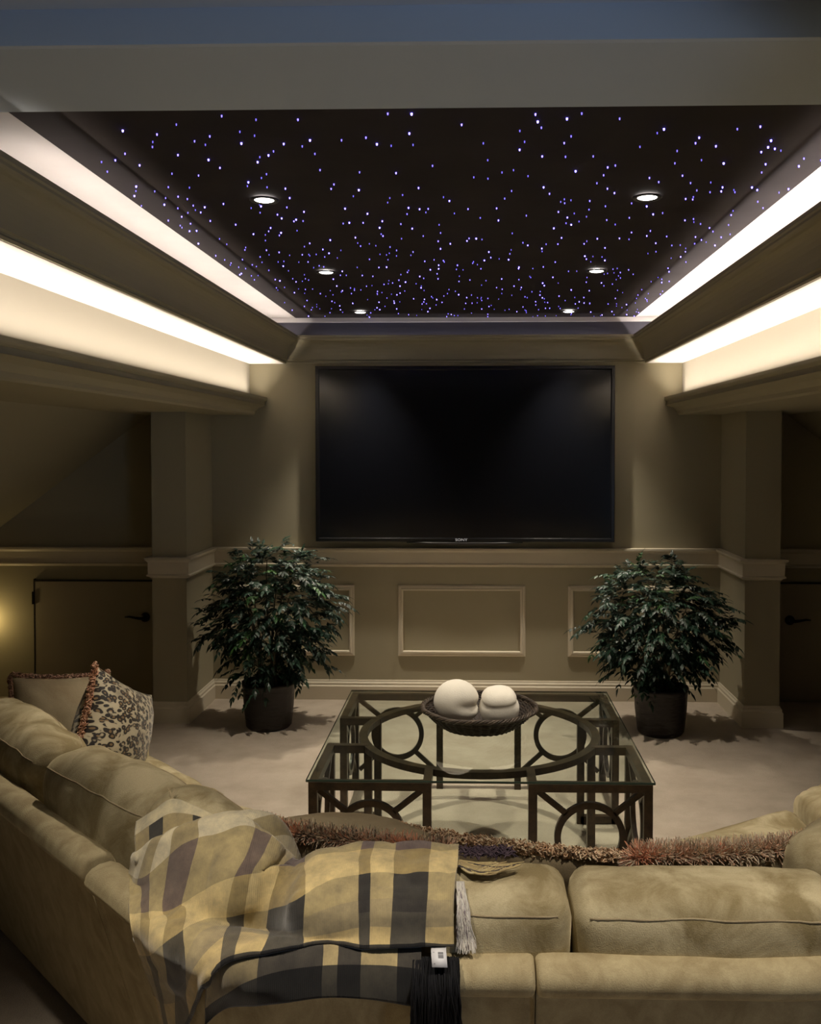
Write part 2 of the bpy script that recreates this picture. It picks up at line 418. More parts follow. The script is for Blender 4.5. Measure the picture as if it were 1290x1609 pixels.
# near room: soffit closing between the slope and the upper wall ahead of the coves is the slope solid itself
bm = B()
WX0, WX1, WZ0, WZ1 = 2.6, 3.3, .35, .80
box(bm, -4, WX0, NEAR - .15, NEAR, 0, 2.5); box(bm, WX1, 4, NEAR - .15, NEAR, 0, 2.5)
box(bm, WX0, WX1, NEAR - .15, NEAR, 0, WZ0); box(bm, WX0, WX1, NEAR - .15, NEAR, WZ1, 2.5)
struct(obj('wall_back', bm, M['wall']))
bm = B()
box(bm, WX0, WX1, NEAR - .08, NEAR + .03, WZ0, WZ0 + .04); box(bm, WX0, WX1, NEAR - .08, NEAR - .03, WZ1 - .04, WZ1)
for x in (WX0 + .02, (WX0 + WX1) / 2, WX1 - .02): box(bm, x - .02, x + .02, NEAR - .08, NEAR - .03, WZ0 + .04, WZ1 - .04)
struct(obj('added_window_1', bm, M['trim']))  # unseen window, added as the seat of the cool fill lamp

# columns with cap and base
CY = 5.38
for s in (-1, 1):
    x0, x1 = sorted((s * 1.60, s * 1.80))
    struct(obj('column', box(B(), x0, x1, CY, FAR, 0, 1.80), M['wall']))
# chair rail and baseboard follow wing wall, column and far wall
def rail_path(e):
    # e = overhang at the outer wings
    return [(3.75, FAR), (1.80, FAR), (1.80, CY), (1.60, CY), (1.60, FAR), (-1.60, FAR), (-1.60, CY), (-1.80, CY), (-1.80, FAR), (-3.75, FAR)]
rp = [(0, .842), (.006, .842), (.012, .850), (.026, .856), (.026, .862), (.018, .866), (.020, .935), (.028, .945), (.036, .950), (.036, .962), (0, .965)]
struct(obj('trim_5', sweep(B(), rail_path(0), rp), M['trim']))
bp_ = [(0, 0), (.018, 0), (.018, .085), (.012, .092), (.012, .104), (.006, .112), (.004, .122), (0, .124)]
struct(obj('baseboard_far', sweep(B(), [p for p in rail_path(0)][1:-1], bp_), M['trim']))
# raised panel mouldings
k = 6
pm = [(0, 0), (.0, .006), (.008, .012), (.016, .012), (.022, .018), (.030, .018), (.034, .010), (.034, 0)]
for x0, x1 in ((-1.50, -.697), (-.421, .383), (.650, 1.45)):
    bm = B(); path = [(x0, .278), (x1, .278), (x1, .727), (x0, .727)]
    rings = []
    P = [Vector(p) for p in path]
    for i in range(4):
        d0 = (P[i] - P[i - 1]).normalized(); d1 = (P[(i + 1) % 4] - P[i]).normalized()
        mm = Vector((-d0.y, d0.x)) + Vector((-d1.y, d1.x))
        rings.append([bm.verts.new((P[i].x + mm.x * d, FAR - h, P[i].y + mm.y * d)) for d, h in pm])
    for i in range(4):
        a, b = rings[i], rings[(i + 1) % 4]
        for j in range(len(pm)): bm.faces.new((a[j], a[(j + 1) % len(pm)], b[(j + 1) % len(pm)], b[j]))
    struct(obj('trim_%d' % k, bm, M['trim'])); k += 1
# knee doors
for s in (-1, 1):
    x0, x1 = sorted((s * 1.93, s * 2.735))
    bm = B(); box(bm, x0, x1, FAR - .022, FAR, .02, .745, .002)
    d = struct(obj('door_1' if s < 0 else 'door_2', bm, M['door']))
    gb = B()
    for a, b_ in (((x0 - .006), x0), (x1, x1 + .006)): box(gb, a, b_, FAR - .024, FAR, 0, .760)
    box(gb, x0 - .006, x1 + .006, FAR - .024, FAR, .746, .754)
    obj('door_gasket', gb, M['soil'], d)
    hx = s * 2.025
    hb = B()
    c = bmesh.ops.create_cone(hb, cap_ends=True, segments=24, radius1=.031, radius2=.028, depth=.014)
    bmesh.ops.rotate(hb, verts=hb.verts, matrix=Matrix.Rotation(PI / 2, 3, 'X'))
    bmesh.ops.translate(hb, vec=(hx, FAR - .03, .52), verts=hb.verts)
    tube(hb, [(hx, FAR - .03, .52), (hx, FAR - .075, .52)], .010, 10)
    tube(hb, [(hx, FAR - .07, .52), (hx + s * .035, FAR - .073, .522), (hx + s * .085, FAR - .068, .530), (hx + s * .115, FAR - .062, .527)], [.011, .009, .007, .006], 10)
    obj('handle', hb, M['handle'], d, True)
    hb = B(); hgx = s * 2.742
    box(hb, hgx - .006, hgx + .006, FAR - .032, FAR - .018, .60, .68); obj('hinge', hb, M['handle'], d)

# ------------------------------------------------------------------ star ceiling panel
sp_ = empty('star_panel', (0, 0, 2.41), 0, 'black ceiling panel dotted with tiny blue fibre-optic stars above the coffee table', 'star ceiling')
pnl = obj('panel', box(B(), -1.06, 1.06, STAR_Y0 - .05, 5.90, 0, .012), M['star_black'], sp_); pnl.location = (0, 0, -.003)
def star_mesh(bm, x, y, r, h):
    n = 6
    t = [bm.verts.new((x + r * math.cos(2 * PI * k / n), y + r * math.sin(2 * PI * k / n), -.002)) for k in range(n)]
    b = [bm.verts.new((x + .75 * r * math.cos(2 * PI * k / n), y + .75 * r * math.sin(2 * PI * k / n), -.002 - h)) for k in range(n)]
    for k in range(n): bm.faces.new((t[k], t[(k + 1) % n], b[(k + 1) % n], b[k]))
    bm.faces.new(b)
def glow_attr(o, vals):
    a = o.data.attributes.new('glow', 'FLOAT', 'FACE')
    a.data.foreach_set('value', vals)
stars = []
rs = random.Random(11)
tries = 0
DL = [(s * .617, y) for y in (3.055, 4.32, 5.60) for s in (-1, 1)]
while len(stars) < 640 and tries < 9000:
    tries += 1
    x, y = rs.uniform(-1.05, 1.05), rs.uniform(2.26, 5.87)
    if any(math.hypot(x - a, y - b) < .07 for a, b in DL): continue
    if any(math.hypot(x - a, y - b) < .022 for a, b, *_ in stars): continue
    g = rs.random() ** 2.2
    stars.append((x, y, .0016 + .0013 * g, 1.8 + 11 * g))
stars.sort(key=lambda q: q[1] - 3 * (q[3] > 12) )
bm = B(); vals = []
for i, (x, y, r, g) in enumerate(stars):
    if i < 100:
        b1 = B(); star_mesh(b1, x, y, r, .006); o = obj('star_point', b1, M['star'], sp_); glow_attr(o, [g] * len(o.data.polygons))
    else:
        star_mesh(bm, x, y, r, .006); vals += [g] * 7
o = obj('star_points', bm, M['star'], sp_); glow_attr(o, vals); o['kind'] = 'stuff'

# ------------------------------------------------------------------ lights
def area(name, loc, sx, sy, power, col, rot=(0, 0, 0), spread=PI, parent=None):
    l = bpy.data.lights.new(name, 'AREA'); l.shape = 'RECTANGLE'; l.size = sx; l.size_y = sy; l.energy = power; l.color = col; l.spread = spread
    o = bpy.data.objects.new(name, l); C.objects.link(o); o.location = loc; o.rotation_euler = rot
    if parent: o.parent = parent
    return o
WARM, NEUT = (1, .87, .72), (1, .90, .84)
LY0, LY1 = 2.17, 5.86
for s in (-1, 1):
    ln = LY1 - LY0; cy = (LY0 + LY1) / 2
    t = empty('led_strip', (s * 1.282, cy, 1.872), 0, 'warm light strip lying behind the lower cove lip on the %s' % ('left' if s < 0 else 'right'), 'light strip')
    obj('tape', box(B(), -.006, .006, -ln / 2, ln / 2, -.004, 0), M['led'], t)
    area('cove_light_low', (0, 0, .004), .02, ln, 40 if s < 0 else 43, WARM, (PI, 0, 0), math.radians(102), parent=t)
    LYu = 2.5 if s < 0 else 2.3; ln = LY1 - LYu; cy = (LY0 + LY1) / 2 * 0 + (LYu + LY1) / 2
    t = empty('led_strip', (s * 1.125, cy, 2.205), 0, 'cool white light strip hidden in the upper cove behind the %s crown' % ('left' if s < 0 else 'right'), 'light strip')
    obj('tape', box(B(), -.006, .006, -ln / 2, ln / 2, -.004, 0), M['led'], t)
    area('cove_light_high', (0, 0, .004), .02, ln, 5 if s < 0 else 13, NEUT, (PI, 0, 0), parent=t)
t = empty('led_strip', (0, 5.885, 2.24), 0, 'faint violet light strip behind the crown above the television', 'light strip')
obj('tape', box(B(), -.95, .95, -.005, .005, -.004, 0), M['led'], t)
area('cove_light_far', (0, 0, .004), 1.9, .015, .55, (.86, .84, 1), (PI, 0, 0), parent=t)

def downlight(x, y, z, label, power, tilt=0.):
    t = empty('ceiling_downlight', (x, y, z), 0, label, 'ceiling light', 'recessed ceiling downlights')
    bm = B(); n = 40
    prof = [(.032, -.003), (.044, -.006), (.047, -.003), (.047, 0.0), (.030, 0.0)]
    rings = [[bm.verts.new((r * math.cos(2 * PI * i / n), r * math.sin(2 * PI * i / n), h)) for r, h in prof] for i in range(n)]
    for i in range(n):
        a, b = rings[i], rings[(i + 1) % n]
        for j in range(5): bm.faces.new((a[j], b[j], b[(j + 1) % 5], a[(j + 1) % 5]))
    obj('trim_ring', bm, M['trimblack'], t, True)
    bm = B()
    bmesh.ops.create_uvsphere(bm, u_segments=24, v_segments=12, radius=.033)
    bmesh.ops.scale(bm, vec=(1, 1, .22), verts=bm.verts)
    obj('lamp', bm, M['lamp'], t, True)
    l = bpy.data.lights.new('spot', 'SPOT'); l.energy = power; l.spot_size = math.radians(74); l.spot_blend = 1.0; l.shadow_soft_size = .028; l.color = (1, .885, .72)
    o = bpy.data.objects.new('spot', l); C.objects.link(o); o.parent = t; o.location = (0, 0, -.04)
    return t
POS = {0: 'nearest the header', 1: 'in the middle row', 2: 'nearest the television'}
for i, y in enumerate((3.055, 4.32, 5.60)):
    for s in (-1, 1):
        downlight(s * .617, y, 2.40, 'round recessed downlight in the star ceiling, %s, %s side' % (POS[i], 'left' if s < 0 else 'right'), (135, 135, 125)[i])
for s in (-1, 1):
    downlight(s * .62, 1.25, 2.428, 'round recessed downlight in the plain ceiling over the sofa back, %s side' % ('left' if s < 0 else 'right'), 125)
area('header_cool_fill', ((WX0 + WX1) / 2, NEAR - .02, (WZ0 + WZ1) / 2), WX1 - WX0, WZ1 - WZ0, 4.6, (.50, .70, 1), Vector((-2.9, 4.0, 1.95)).to_track_quat('-Z', 'Y').to_euler(), math.radians(62))  # added cool fill, aimed up at the header from the added window
nl = empty('night_light', (-3.06, FAR, .50), 0, 'small plug-in night light glowing on the left wing wall', 'night light')
obj('body', box(B(), -.02, .02, -.012, 0, -.05, .03, .004), M['trim'], nl)
obj('lamp_shade', box(B(), -.015, .015, -.04, -.012, -.035, .02, .006), M['night'], nl)
l = bpy.data.lights.new('glow', 'POINT'); l.energy = 1.3; l.color = (1, .74, .32); l.shadow_soft_size = .02
o = bpy.data.objects.new('glow', l); C.objects.link(o); o.parent = nl; o.location = (.03, -.11, 0)
w = bpy.data.worlds.new('world'); bpy.context.scene.world = w; w.use_nodes = True
w.node_tree.nodes['Background'].inputs[0].default_value = (.1, .16, .3, 1); w.node_tree.nodes['Background'].inputs[1].default_value = .3

# ------------------------------------------------------------------ television
tv = empty('television', (0, FAR, 1.555), 0, 'large black flat-screen television mounted on the far wall', 'television')
TY = -.085
bm = B(); box(bm, -.926, .926, TY, -.02, -.545, .545, .004); obj('housing', bm, M['tvframe'], tv)
bm = B(); box(bm, -.3, .3, -.02, 0, -.2, .2); obj('wall_mount', bm, M['tvframe'], tv)
bm = B(); path = [(-.926, -.545), (.926, -.545), (.926, .545), (-.926, .545)]
P = [Vector(p) for p in path]; prf = [(0, 0), (0, .008), (.004, .012), (.020, .012), (.026, .002), (.026, 0)]; rings = []
for i in range(4):
    d0 = (P[i] - P[i - 1]).normalized(); d1 = (P[(i + 1) % 4] - P[i]).normalized()
    mm = Vector((-d0.y, d0.x)) + Vector((-d1.y, d1.x))
    rings.append([bm.verts.new((P[i].x + mm.x * d, TY - h, P[i].y + mm.y * d)) for d, h in prf])
for i in range(4):
    a, b = rings[i], rings[(i + 1) % 4]
    for j in range(6): bm.faces.new((a[j], a[(j + 1) % 6], b[(j + 1) % 6], b[j]))
obj('bezel', bm, M['tvframe'], tv)
obj('screen', box(B(), -.902, .902, TY - .003, TY, -.521, .521), M['screen'], tv)
bm = B(); tube(bm, [(-.36, TY - .006, -.548), (-.2, TY - .008, -.553), (0, TY - .008, -.555), (.2, TY - .008, -.553), (.36, TY - .006, -.548)], [.004, .008, .009, .008, .004], 10)
obj('speaker_strip', bm, M['tvstrip'], tv, True)
cu = bpy.data.curves.new('logo', 'FONT'); cu.body = 'SONY'; cu.size = .022; cu.extrude = .0008; cu.align_x = 'CENTER'; cu.align_y = 'CENTER'
lg = bpy.data.objects.new('logo', cu); C.objects.link(lg)
bpy.context.view_layer.update()
dg = bpy.context.evaluated_depsgraph_get(); me = bpy.data.meshes.new_from_object(lg.evaluated_get(dg)); bpy.data.objects.remove(lg)
me.materials.clear(); me.materials.append(M['logo'])
lg = bpy.data.objects.new('logo', me); C.objects.link(lg); lg.parent = tv; lg.location = (-.02, TY - .014, -.532); lg.rotation_euler = (PI / 2, 0, 0); lg.scale = (1.3, 1, 1)

# ------------------------------------------------------------------ coffee table
TX, TYc, TH = .083, 3.80, .455
tb = empty('coffee_table', (TX, TYc, 0), 0, 'square glass-topped coffee table on a dark bronze fretwork frame', 'table')
H, MW, BT = .592, .41, .030      # half size, module width, bar thickness
top = TH - .010                  # underside of the glass
zb = top - BT / 2
RG = .478
for sx in (-1, 1):
    for sy in (-1, 1):
        ox, oy = sx * (H - BT / 2), sy * (H - BT / 2)          # outer corner
        ix, iy = sx * (H - MW), sy * (H - MW)                  # inner line of the module
        jx = sx * math.sqrt((RG - .01) ** 2 - iy ** 2); jy = sy * math.sqrt((RG - .01) ** 2 - ix ** 2)
        for (lx, ly) in ((ox, oy), (ix, oy), (ox, iy), (jx, iy), ):
            bm = B(); bar(bm, (lx, ly, 0), (lx, ly, top - (0 if (lx, ly) != (jx, iy) else .004)), BT, BT); obj('leg', bm, M['wood'], tb)
        bm = B()
        bar(bm, (ox - sx * BT / 2, oy, zb), (ix + sx * BT / 2, oy, zb), BT)
        bar(bm, (ox, oy - sy * BT / 2, zb), (ox, iy + sy * BT / 2, zb), BT)
        bar(bm, (ox - sx * BT / 2, iy, zb), (jx, iy, zb), BT)
        bar(bm, (ix, oy - sy * BT / 2, zb), (ix, jy, zb), BT)
        obj('top_rail', bm, M['wood'], tb)
        bm = B(); bar(bm, (ox, iy, .018), (jx, iy, .018), BT); obj('low_rail', bm, M['wood'], tb)
        # fret ring with four spokes in the outer x face and outer y face
        for ax in ('y', 'x'):
            bm = B(); rc = .112; zc = .255; hh = .018
            if ax == 'y': c = ((ox + ix) / 2, oy, zc)
            else: c = (ox, (oy + iy) / 2, zc)
            ring_flat(bm, c, rc - .011, rc + .011, hh, ax, 48)
            for qx in (-1, 1):
                for qz in (-1, 1):
                    e = (MW - BT) / 2 - .012; ez = (top - BT - zc - .002) if qz > 0 else -.17
                    a = Vector((qx * rc * .74, 0, qz * rc * .74)); b = Vector((qx * e, 0, ez))
                    if ax == 'y': pa, pb = Vector(c) + a, Vector(c) + b
                    else: pa, pb = Vector(c) + Vector((0, a.x, a.z)), Vector(c) + Vector((0, b.x, b.z))
                    bar(bm, pa, pb, hh, .018, up=(0, 1, 0) if ax == 'y' else (1, 0, 0))
            obj('fret_panel', bm, M['wood'], tb)
bm = B(); ring_flat(bm, (0, 0, zb + .002), RG - .026, RG + .008, BT * .8, 'z', 96); obj('ring', bm, M['wood'], tb)
bm = B()
bar(bm, (-(H - MW) + BT / 2, H - BT / 2, zb), ((H - MW) - BT / 2, H - BT / 2, zb), BT)
obj('back_rail', bm, M['wood'], tb)
g = .600
gt = obj('glass_top', box(B(), -g, g, -g, g, TH - .010, TH, .0025, 2), M['glass'], tb)
gt.data.materials.append(M['glass_edge'])
for p in gt.data.polygons:
    if abs(p.normal.z) < .5: p.material_index = 1

# ------------------------------------------------------------------ wicker basket and ornaments
def set_col(o, cols):
    a = o.data.attributes.new('Col', 'FLOAT_COLOR', 'POINT')
    a.data.foreach_set('color', [c for q in cols for c in (*q, 1)])
bk = empty('wicker_basket', (TX + .0, 3.83, TH + .001), 0, 'shallow dark wicker basket holding two white ornaments on the coffee table', 'basket')
def wick(bm, pts, r, base, cols, n=5):
    k0 = len(bm.verts); tube(bm, pts, r, n); k1 = len(bm.verts)
    f = R.uniform(.3, 1.0); cols += [tuple(c * f for c in base)] * (k1 - k0)
def brad(h):   # radius against height
    return .125 + .095 * (h / .075) ** .7
bm = B(); cols = []
nst = 36
for row in range(9):
    h = .006 + row * .0082
    for ph in (0, 1):
        pts = []
        for i in range(145):
            a = 2 * PI * i / 144
            rr = brad(h) + .0038 * math.sin(a * nst / 2 + PI * ph) + .002 * noise.noise(Vector((a * 3, row, ph)))
            pts.append((rr * 1.02 * math.cos(a), rr * math.sin(a), h + .0025 * math.cos(a * nst / 2 + PI * ph) + .002 * noise.noise(Vector((a * 2, row, 5)))))
        wick(bm, pts, .0036, (.045, .030, .020), cols, 5)
o = obj('weave', bm, M['wicker'], bk, True); set_col(o, cols)
bm = B(); cols = []
for i in range(nst):
    a = 2 * PI * i / nst
    wick(bm, [((brad(h) if h > 0 else .02) * 1.02 * math.cos(a), (brad(h) if h > 0 else .02) * math.sin(a), max(h, .004)) for h in (0, .006, .025, .05, .078)], .0032, (.05, .034, .022), cols)
o = obj('stakes', bm, M['wicker'], bk, True); set_col(o, cols)
bm = B(); cols = []
for ph in range(5):
    pts = []
    for i in range(161):
        a = 2 * PI * i / 160; tw = a * 17 + 2 * PI * ph / 5
        rr = brad(.075) + .007 + .0075 * math.cos(tw) + .003 * noise.noise(Vector((a * 4, ph, 9)))
        pts.append((rr * 1.02 * math.cos(a), rr * math.sin(a), .080 + .0065 * math.sin(tw) + .004 * noise.noise(Vector((a * 2, 3, 3)))))
    wick(bm, pts, .0042, (.075, .055, .040), cols, 5)
o = obj('rim', bm, M['wicker'], bk, True); set_col(o, cols)

bm = B(); n = 48; prof = [(.001, .006), (.120, .006), (.128, .008)] + [(brad(h) - .004, h) for h in (.02, .035, .05, .065, .074)]
rings = [[bm.verts.new((q * 1.02 * math.cos(2 * PI * i / n), q * math.sin(2 * PI * i / n), h)) for q, h in prof] for i in range(n)]
for i in range(n):
    a, b = rings[i], rings[(i + 1) % n]
    for j in range(len(prof) - 1): bm.faces.new((a[j], b[j], b[j + 1], a[j + 1]))
obj('shadow_shell', bm, mat('shadow_shell_dark', (.02, .013, .009), .8), bk, True)  # inner shell added to block light so the basket's shadow falls solid
def blob(name, fn, label, loc, rot=(0, 0, 0)):
    bm = B(); bmesh.ops.create_uvsphere(bm, u_segments=64, v_segments=40, radius=1)
    for v in bm.verts: v.co = fn(v.co.normalized())
    bmesh.ops.rotate(bm, verts=bm.verts, matrix=Matrix.Rotation(rot[2], 3, 'Z') @ Matrix.Rotation(rot[1], 3, 'Y') @ Matrix.Rotation(rot[0], 3, 'X'))
    zmin = min(v.co.z for v in bm.verts)
    bmesh.ops.translate(bm, vec=(0, 0, -zmin), verts=bm.verts)
    o = obj(name, bm, M['stone'], None, True, loc); tag(o, label, 'ornament'); return o
def g2(x, w): return math.exp(-(x / w) ** 2)
def f_peach(n):
    # round lump with a cleft wrapping its right side
    r = .094
    d = n.x * .96 - .10 * n.z
    cleft = .17 * g2(n.z * .75 - .10 + .12 * n.x, .17) * max(0, (n.x - .25) / .75) ** .8
    p = n * r * (1 - cleft)
    p.z *= .95
    if n.x > .4: p.x += .012 * g2(n.z + .35, .3) * (n.x - .4)
    return p
def f_waist(n):
    p = Vector((n.x, n.y, n.z))
    e = .62
    sgn = lambda v: (abs(v) ** e) * (1 if v > 0 else -1)
    q = Vector((sgn(n.x), sgn(n.y) * 1., sgn(n.z)))
    q = q.normalized() * (.5 + .5 * q.length)
    waist = 1 - .085 * g2(q.z - .28, .13) - .03 * g2(n.x + .9, .3)
    q.x *= .083 * waist; q.y *= .080 * waist; q.z *= .077
    if q.z > .02: q.x *= .95
    return q
oa = blob('stone_ornament', f_peach, 'rounder white lump ornament with a cleft, left one in the wicker basket', (TX - .092, 3.825, TH + .014), (0, .1, -.35))
ob = blob('stone_ornament', f_waist, 'squarish white lump ornament with a waist crease, right one in the wicker basket', (TX + .080, 3.815, TH + .013), (.18, -.05, .1))

# ------------------------------------------------------------------ potted plants
def plant(x, y, rx, top, seed, label, bias):
    r = random.Random(seed)
    t = empty('potted_plant', (x, y, 0), 0, label, 'plant', 'leafy plants before the far wall')
    n = 48; bm = B()
    prof = [(0, 0), (.118, 0), (.128, .012), (.140, .12), (.147, .235), (.152, .245), (.152, .262), (.140, .262), (.136, .225), (0, .225)]
    rings = [[bm.verts.new((q * (1 + .012 * math.sin(i * PI * .75)) * math.cos(2 * PI * i / n), q * math.sin(2 * PI * i / n), h)) for q, h in prof[1:-1]] for i in range(n)]
    for i in range(n):
        a, b = rings[i], rings[(i + 1) % n]
        for j in range(len(prof) - 3): bm.faces.new((a[j], b[j], b[j + 1], a[j + 1]))
    bm.faces.new([q[0] for q in rings])
    obj('pot', bm, M['leather'], t, True)
    bm = B(); bmesh.ops.create_circle(bm, cap_ends=True, segments=32, radius=.137)
    for v in bm.verts: v.co.z = .228
    obj('soil', bm, M['soil'], t)
    hubs = []
    nst = 7
    for i in range(nst):
        a = 2 * PI * i / nst + r.uniform(-.3, .3); q = r.uniform(.25, .62) * rx
        tip = Vector((q * math.cos(a) + bias * .05, q * math.sin(a) * .8, top * r.uniform(.68, .86)))
        if i == 0: tip = Vector((bias * .06, 0, top * .90))
        base = Vector((.05 * math.cos(a), .05 * math.sin(a), .22)); mid = (base + tip) / 2 + Vector((-.05 * math.cos(a), -.05 * math.sin(a), .06))
        pts = [base * (1 - s) ** 2 + mid * 2 * s * (1 - s) + tip * s * s for s in [k / 7 for k in range(8)]]
        bm = B(); tube(bm, pts, [.009 - .0009 * k for k in range(8)], 6); obj('stem', bm, M['stem'], t, True)
        hubs.append((pts, a))
    V, Fc, tone, SV, SF = [], [], [], [], []
    def leaf(p, d, nrm, L, w_, tn):
        d = d.normalized(); s = d.cross(nrm)
        if s.length < .1: s = d.cross(Vector((0, 1, 0)))
        s.normalize(); u = s.cross(d)
        k = len(V)
        droop = u * -.16 * L
        V.extend([p, p + d * L * .38 + s * w_ - u * .10 * w_, p + d * L * .38 + droop * .3 + u * .25 * w_, p + d * L * .38 - s * w_ - u * .10 * w_, p + d * L * .72 + s * w_ * .55 + droop * .6, p + d * L * .72 - s * w_ * .55 + droop * .6, p + d * L + droop * 1.3])
        Fc.extend([(k, k + 1, k + 2), (k, k + 2, k + 3), (k + 1, k + 4, k + 2), (k + 2, k + 5, k + 3), (k + 2, k + 4, k + 6), (k + 2, k + 6, k + 5)])
        tone.extend([tn] * 7)
    cz = .26 + (top - .26) * .50; hz = (top - .26) * .52
    tw = 0
    while tw < 680:
        # directions biased to the surface of an uneven crown
        u = r.uniform(-1, 1); a = r.uniform(0, 2 * PI); q = math.sqrt(1 - u * u)
        dirv = Vector((q * math.cos(a), q * math.sin(a), u))
        lump = 1 + .30 * noise.noise(dirv * 2.1 + Vector((seed, 0, 0)))
        rad = lump * (r.uniform(.35, .86) if r.random() < .45 else r.uniform(.72, .92))
        p = Vector((dirv.x * rx * rad, dirv.y * rx * .75 * rad, cz + dirv.z * hz * rad))
        if p.z > cz: p.x += bias * .25 * (p.z - cz)
        p.x = max(-1.5 - x, min(1.5 - x, p.x))
        if p.z < .26 and math.hypot(p.x, p.y) < .155: p.y = -.16 - .03 * r.random()
        tw += 1
        out = Vector((dirv.x, dirv.y * .8, max(-.2, dirv.z * .6))).normalized()
        d = (out * .7 + Vector((r.uniform(-.8, .8), r.uniform(-.8, .8), r.uniform(-.3, .7)))).normalized()
        Lt = r.uniform(.07, .12); pts = []
        for k in range(6):
            s = k / 5; pts.append(p + d * Lt * s + Vector((0, 0, -1)) * Lt * .4 * s * s)
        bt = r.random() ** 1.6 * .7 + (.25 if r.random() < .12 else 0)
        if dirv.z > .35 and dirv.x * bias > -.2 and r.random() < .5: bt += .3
        k0 = len(SV)
        for k in range(6): SV.extend([pts[k] + Vector((.0012, 0, 0)), pts[k] + Vector((-.0006, .001, 0)), pts[k] + Vector((-.0006, -.001, 0))])
        for k in range(5):
            for j in range(3): SF.append((k0 + 3 * k + j, k0 + 3 * k + (j + 1) % 3, k0 + 3 * k + 3 + (j + 1) % 3, k0 + 3 * k + 3 + j))
        nl_ = r.randint(4, 6)
        for k in range(nl_):
            s = (k + .6) / nl_; i0 = min(4, int(s * 5)); pp = pts[i0].lerp(pts[i0 + 1], s * 5 - i0)
            dd = (pts[i0 + 1] - pts[i0]).normalized(); sd = dd.cross(Vector((0, 0, 1)))
            if sd.length < .1: sd = Vector((1, 0, 0))
            sd.normalize()
            for sg in (-1, 1):
                L = r.uniform(.030, .050) * (1 - .25 * abs(s - .5))
                ld = dd * r.uniform(.5, .9) + sd * sg * r.uniform(.6, .9) + Vector((0, 0, r.uniform(-.45, .1)))
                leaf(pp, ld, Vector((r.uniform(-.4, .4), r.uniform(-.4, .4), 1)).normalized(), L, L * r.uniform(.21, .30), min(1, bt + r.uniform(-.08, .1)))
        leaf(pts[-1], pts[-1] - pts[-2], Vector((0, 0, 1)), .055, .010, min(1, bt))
    nF = len(Fc); k = len(V); V += SV; tone += [0] * len(SV); Fc += [tuple(q + k for q in f) for f in SF]
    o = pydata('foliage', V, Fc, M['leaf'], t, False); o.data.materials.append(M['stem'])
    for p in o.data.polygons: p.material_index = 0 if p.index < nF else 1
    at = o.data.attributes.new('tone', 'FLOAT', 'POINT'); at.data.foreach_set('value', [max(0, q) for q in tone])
    return t
plant(-1.115, 5.33, .385, 1.06, 3, 'leafy dark green plant in a brown pot left of the panelled wall', -.1)
plant(1.105, 5.27, .395, .97, 8, 'leafy dark green plant in a brown pot right of the panelled wall', -.5)

# ------------------------------------------------------------------ sofa
XC = .175
def corner_round(pts, r=.10, n=6):
    """round the inner corners of an open path"""
    out = [Vector(pts[0])]
    for i in range(1, len(pts) - 1):
        p0, p, p1 = Vector(pts[i - 1]), Vector(pts[i]), Vector(pts[i + 1])
        a = p + (p0 - p).normalized() * r; b = p + (p1 - p).normalized() * r
        for k in range(n + 1):
            s = k / n; out.append(a * (1 - s) ** 2 + p * 2 * s * (1 - s) + b * s * s)
    out.append(Vector(pts[-1])); return out
def soft_box(dims, r, bulge=(0, 0, 0), n=(16, 6, 10), wr=0., seed=0, quad=None):
    """rounded, bulging box; dims are half sizes; optional quad footprint [(x,y)*4] replaces x,y"""
    bm = B(); bmesh.ops.create_cube(bm, size=2)
    def lin(k): return [-1 + 2 * i / k for i in range(k + 1)]
    bm.clear()
    cache = {}
    def vert(p):
        key = tuple(round(c, 5) for c in p)
        if key in cache: return cache[key]
        a = dims; q = [p[i] * a[i] for i in range(3)]
        c = [max(-(a[i] - r), min(a[i] - r, q[i])) for i in range(3)]
        d = Vector([q[i] - c[i] for i in range(3)])
        if d.length > 1e-9:
            # cube corner region to sphere
            m = max(abs(d.x), abs(d.y), abs(d.z)); d = d.normalized() * m
        v = Vector(c) + d
        u = [v[i] / a[i] for i in range(3)]
        for i in range(3):
            o_ = [j for j in range(3) if j != i]
            v[i] += bulge[i] * u[i] * (1 - u[o_[0]] ** 2) * (1 - u[o_[1]] ** 2)
        if wr:
            nz = noise.noise(Vector((v.x * 7 + seed, v.y * 9, v.z * 7))) + .5 * noise.noise(Vector((v.x * 17 + seed, v.y * 17, v.z * 13)))
            v += Vector(u).normalized() * nz * wr
        if quad:
            s, t_ = (v.x / a[0] + 1) / 2, (v.y / a[1] + 1) / 2
            A, B_, C_, D = [Vector(w_) for w_ in quad]
            xy = A * (1 - s) * (1 - t_) + B_ * s * (1 - t_) + C_ * s * t_ + D * (1 - s) * t_
            v = Vector((xy.x, xy.y, v.z))
        cache[key] = bm.verts.new(v); return cache[key]
    for ax in range(3):
        o1, o2 = [j for j in range(3) if j != ax]
        for sg in (-1, 1):
            l1, l2 = lin(n[o1]), lin(n[o2])
            for i in range(n[o1]):
                for j in range(n[o2]):
                    ps = []
                    for (a_, b_) in ((i, j), (i + 1, j), (i + 1, j + 1), (i, j + 1)):
                        p = [0, 0, 0]; p[ax] = sg; p[o1] = l1[a_]; p[o2] = l2[b_]; ps.append(vert(p))
                    if len(set(ps)) == 4: bm.faces.new(ps)
    return bm
sofa_objs = []
FRP = [(.120, .045), (-.028, .612), (-.046, .620), (-.060, .632), (-.065, .648), (-.060, .664), (-.048, .675), (-.028, .681), (-.004, .680), (.014, .670), (.024, .650), (.050, .42), (.100, .30), (.17, .12), (.17, .045)]
ANG = math.sqrt(.5)
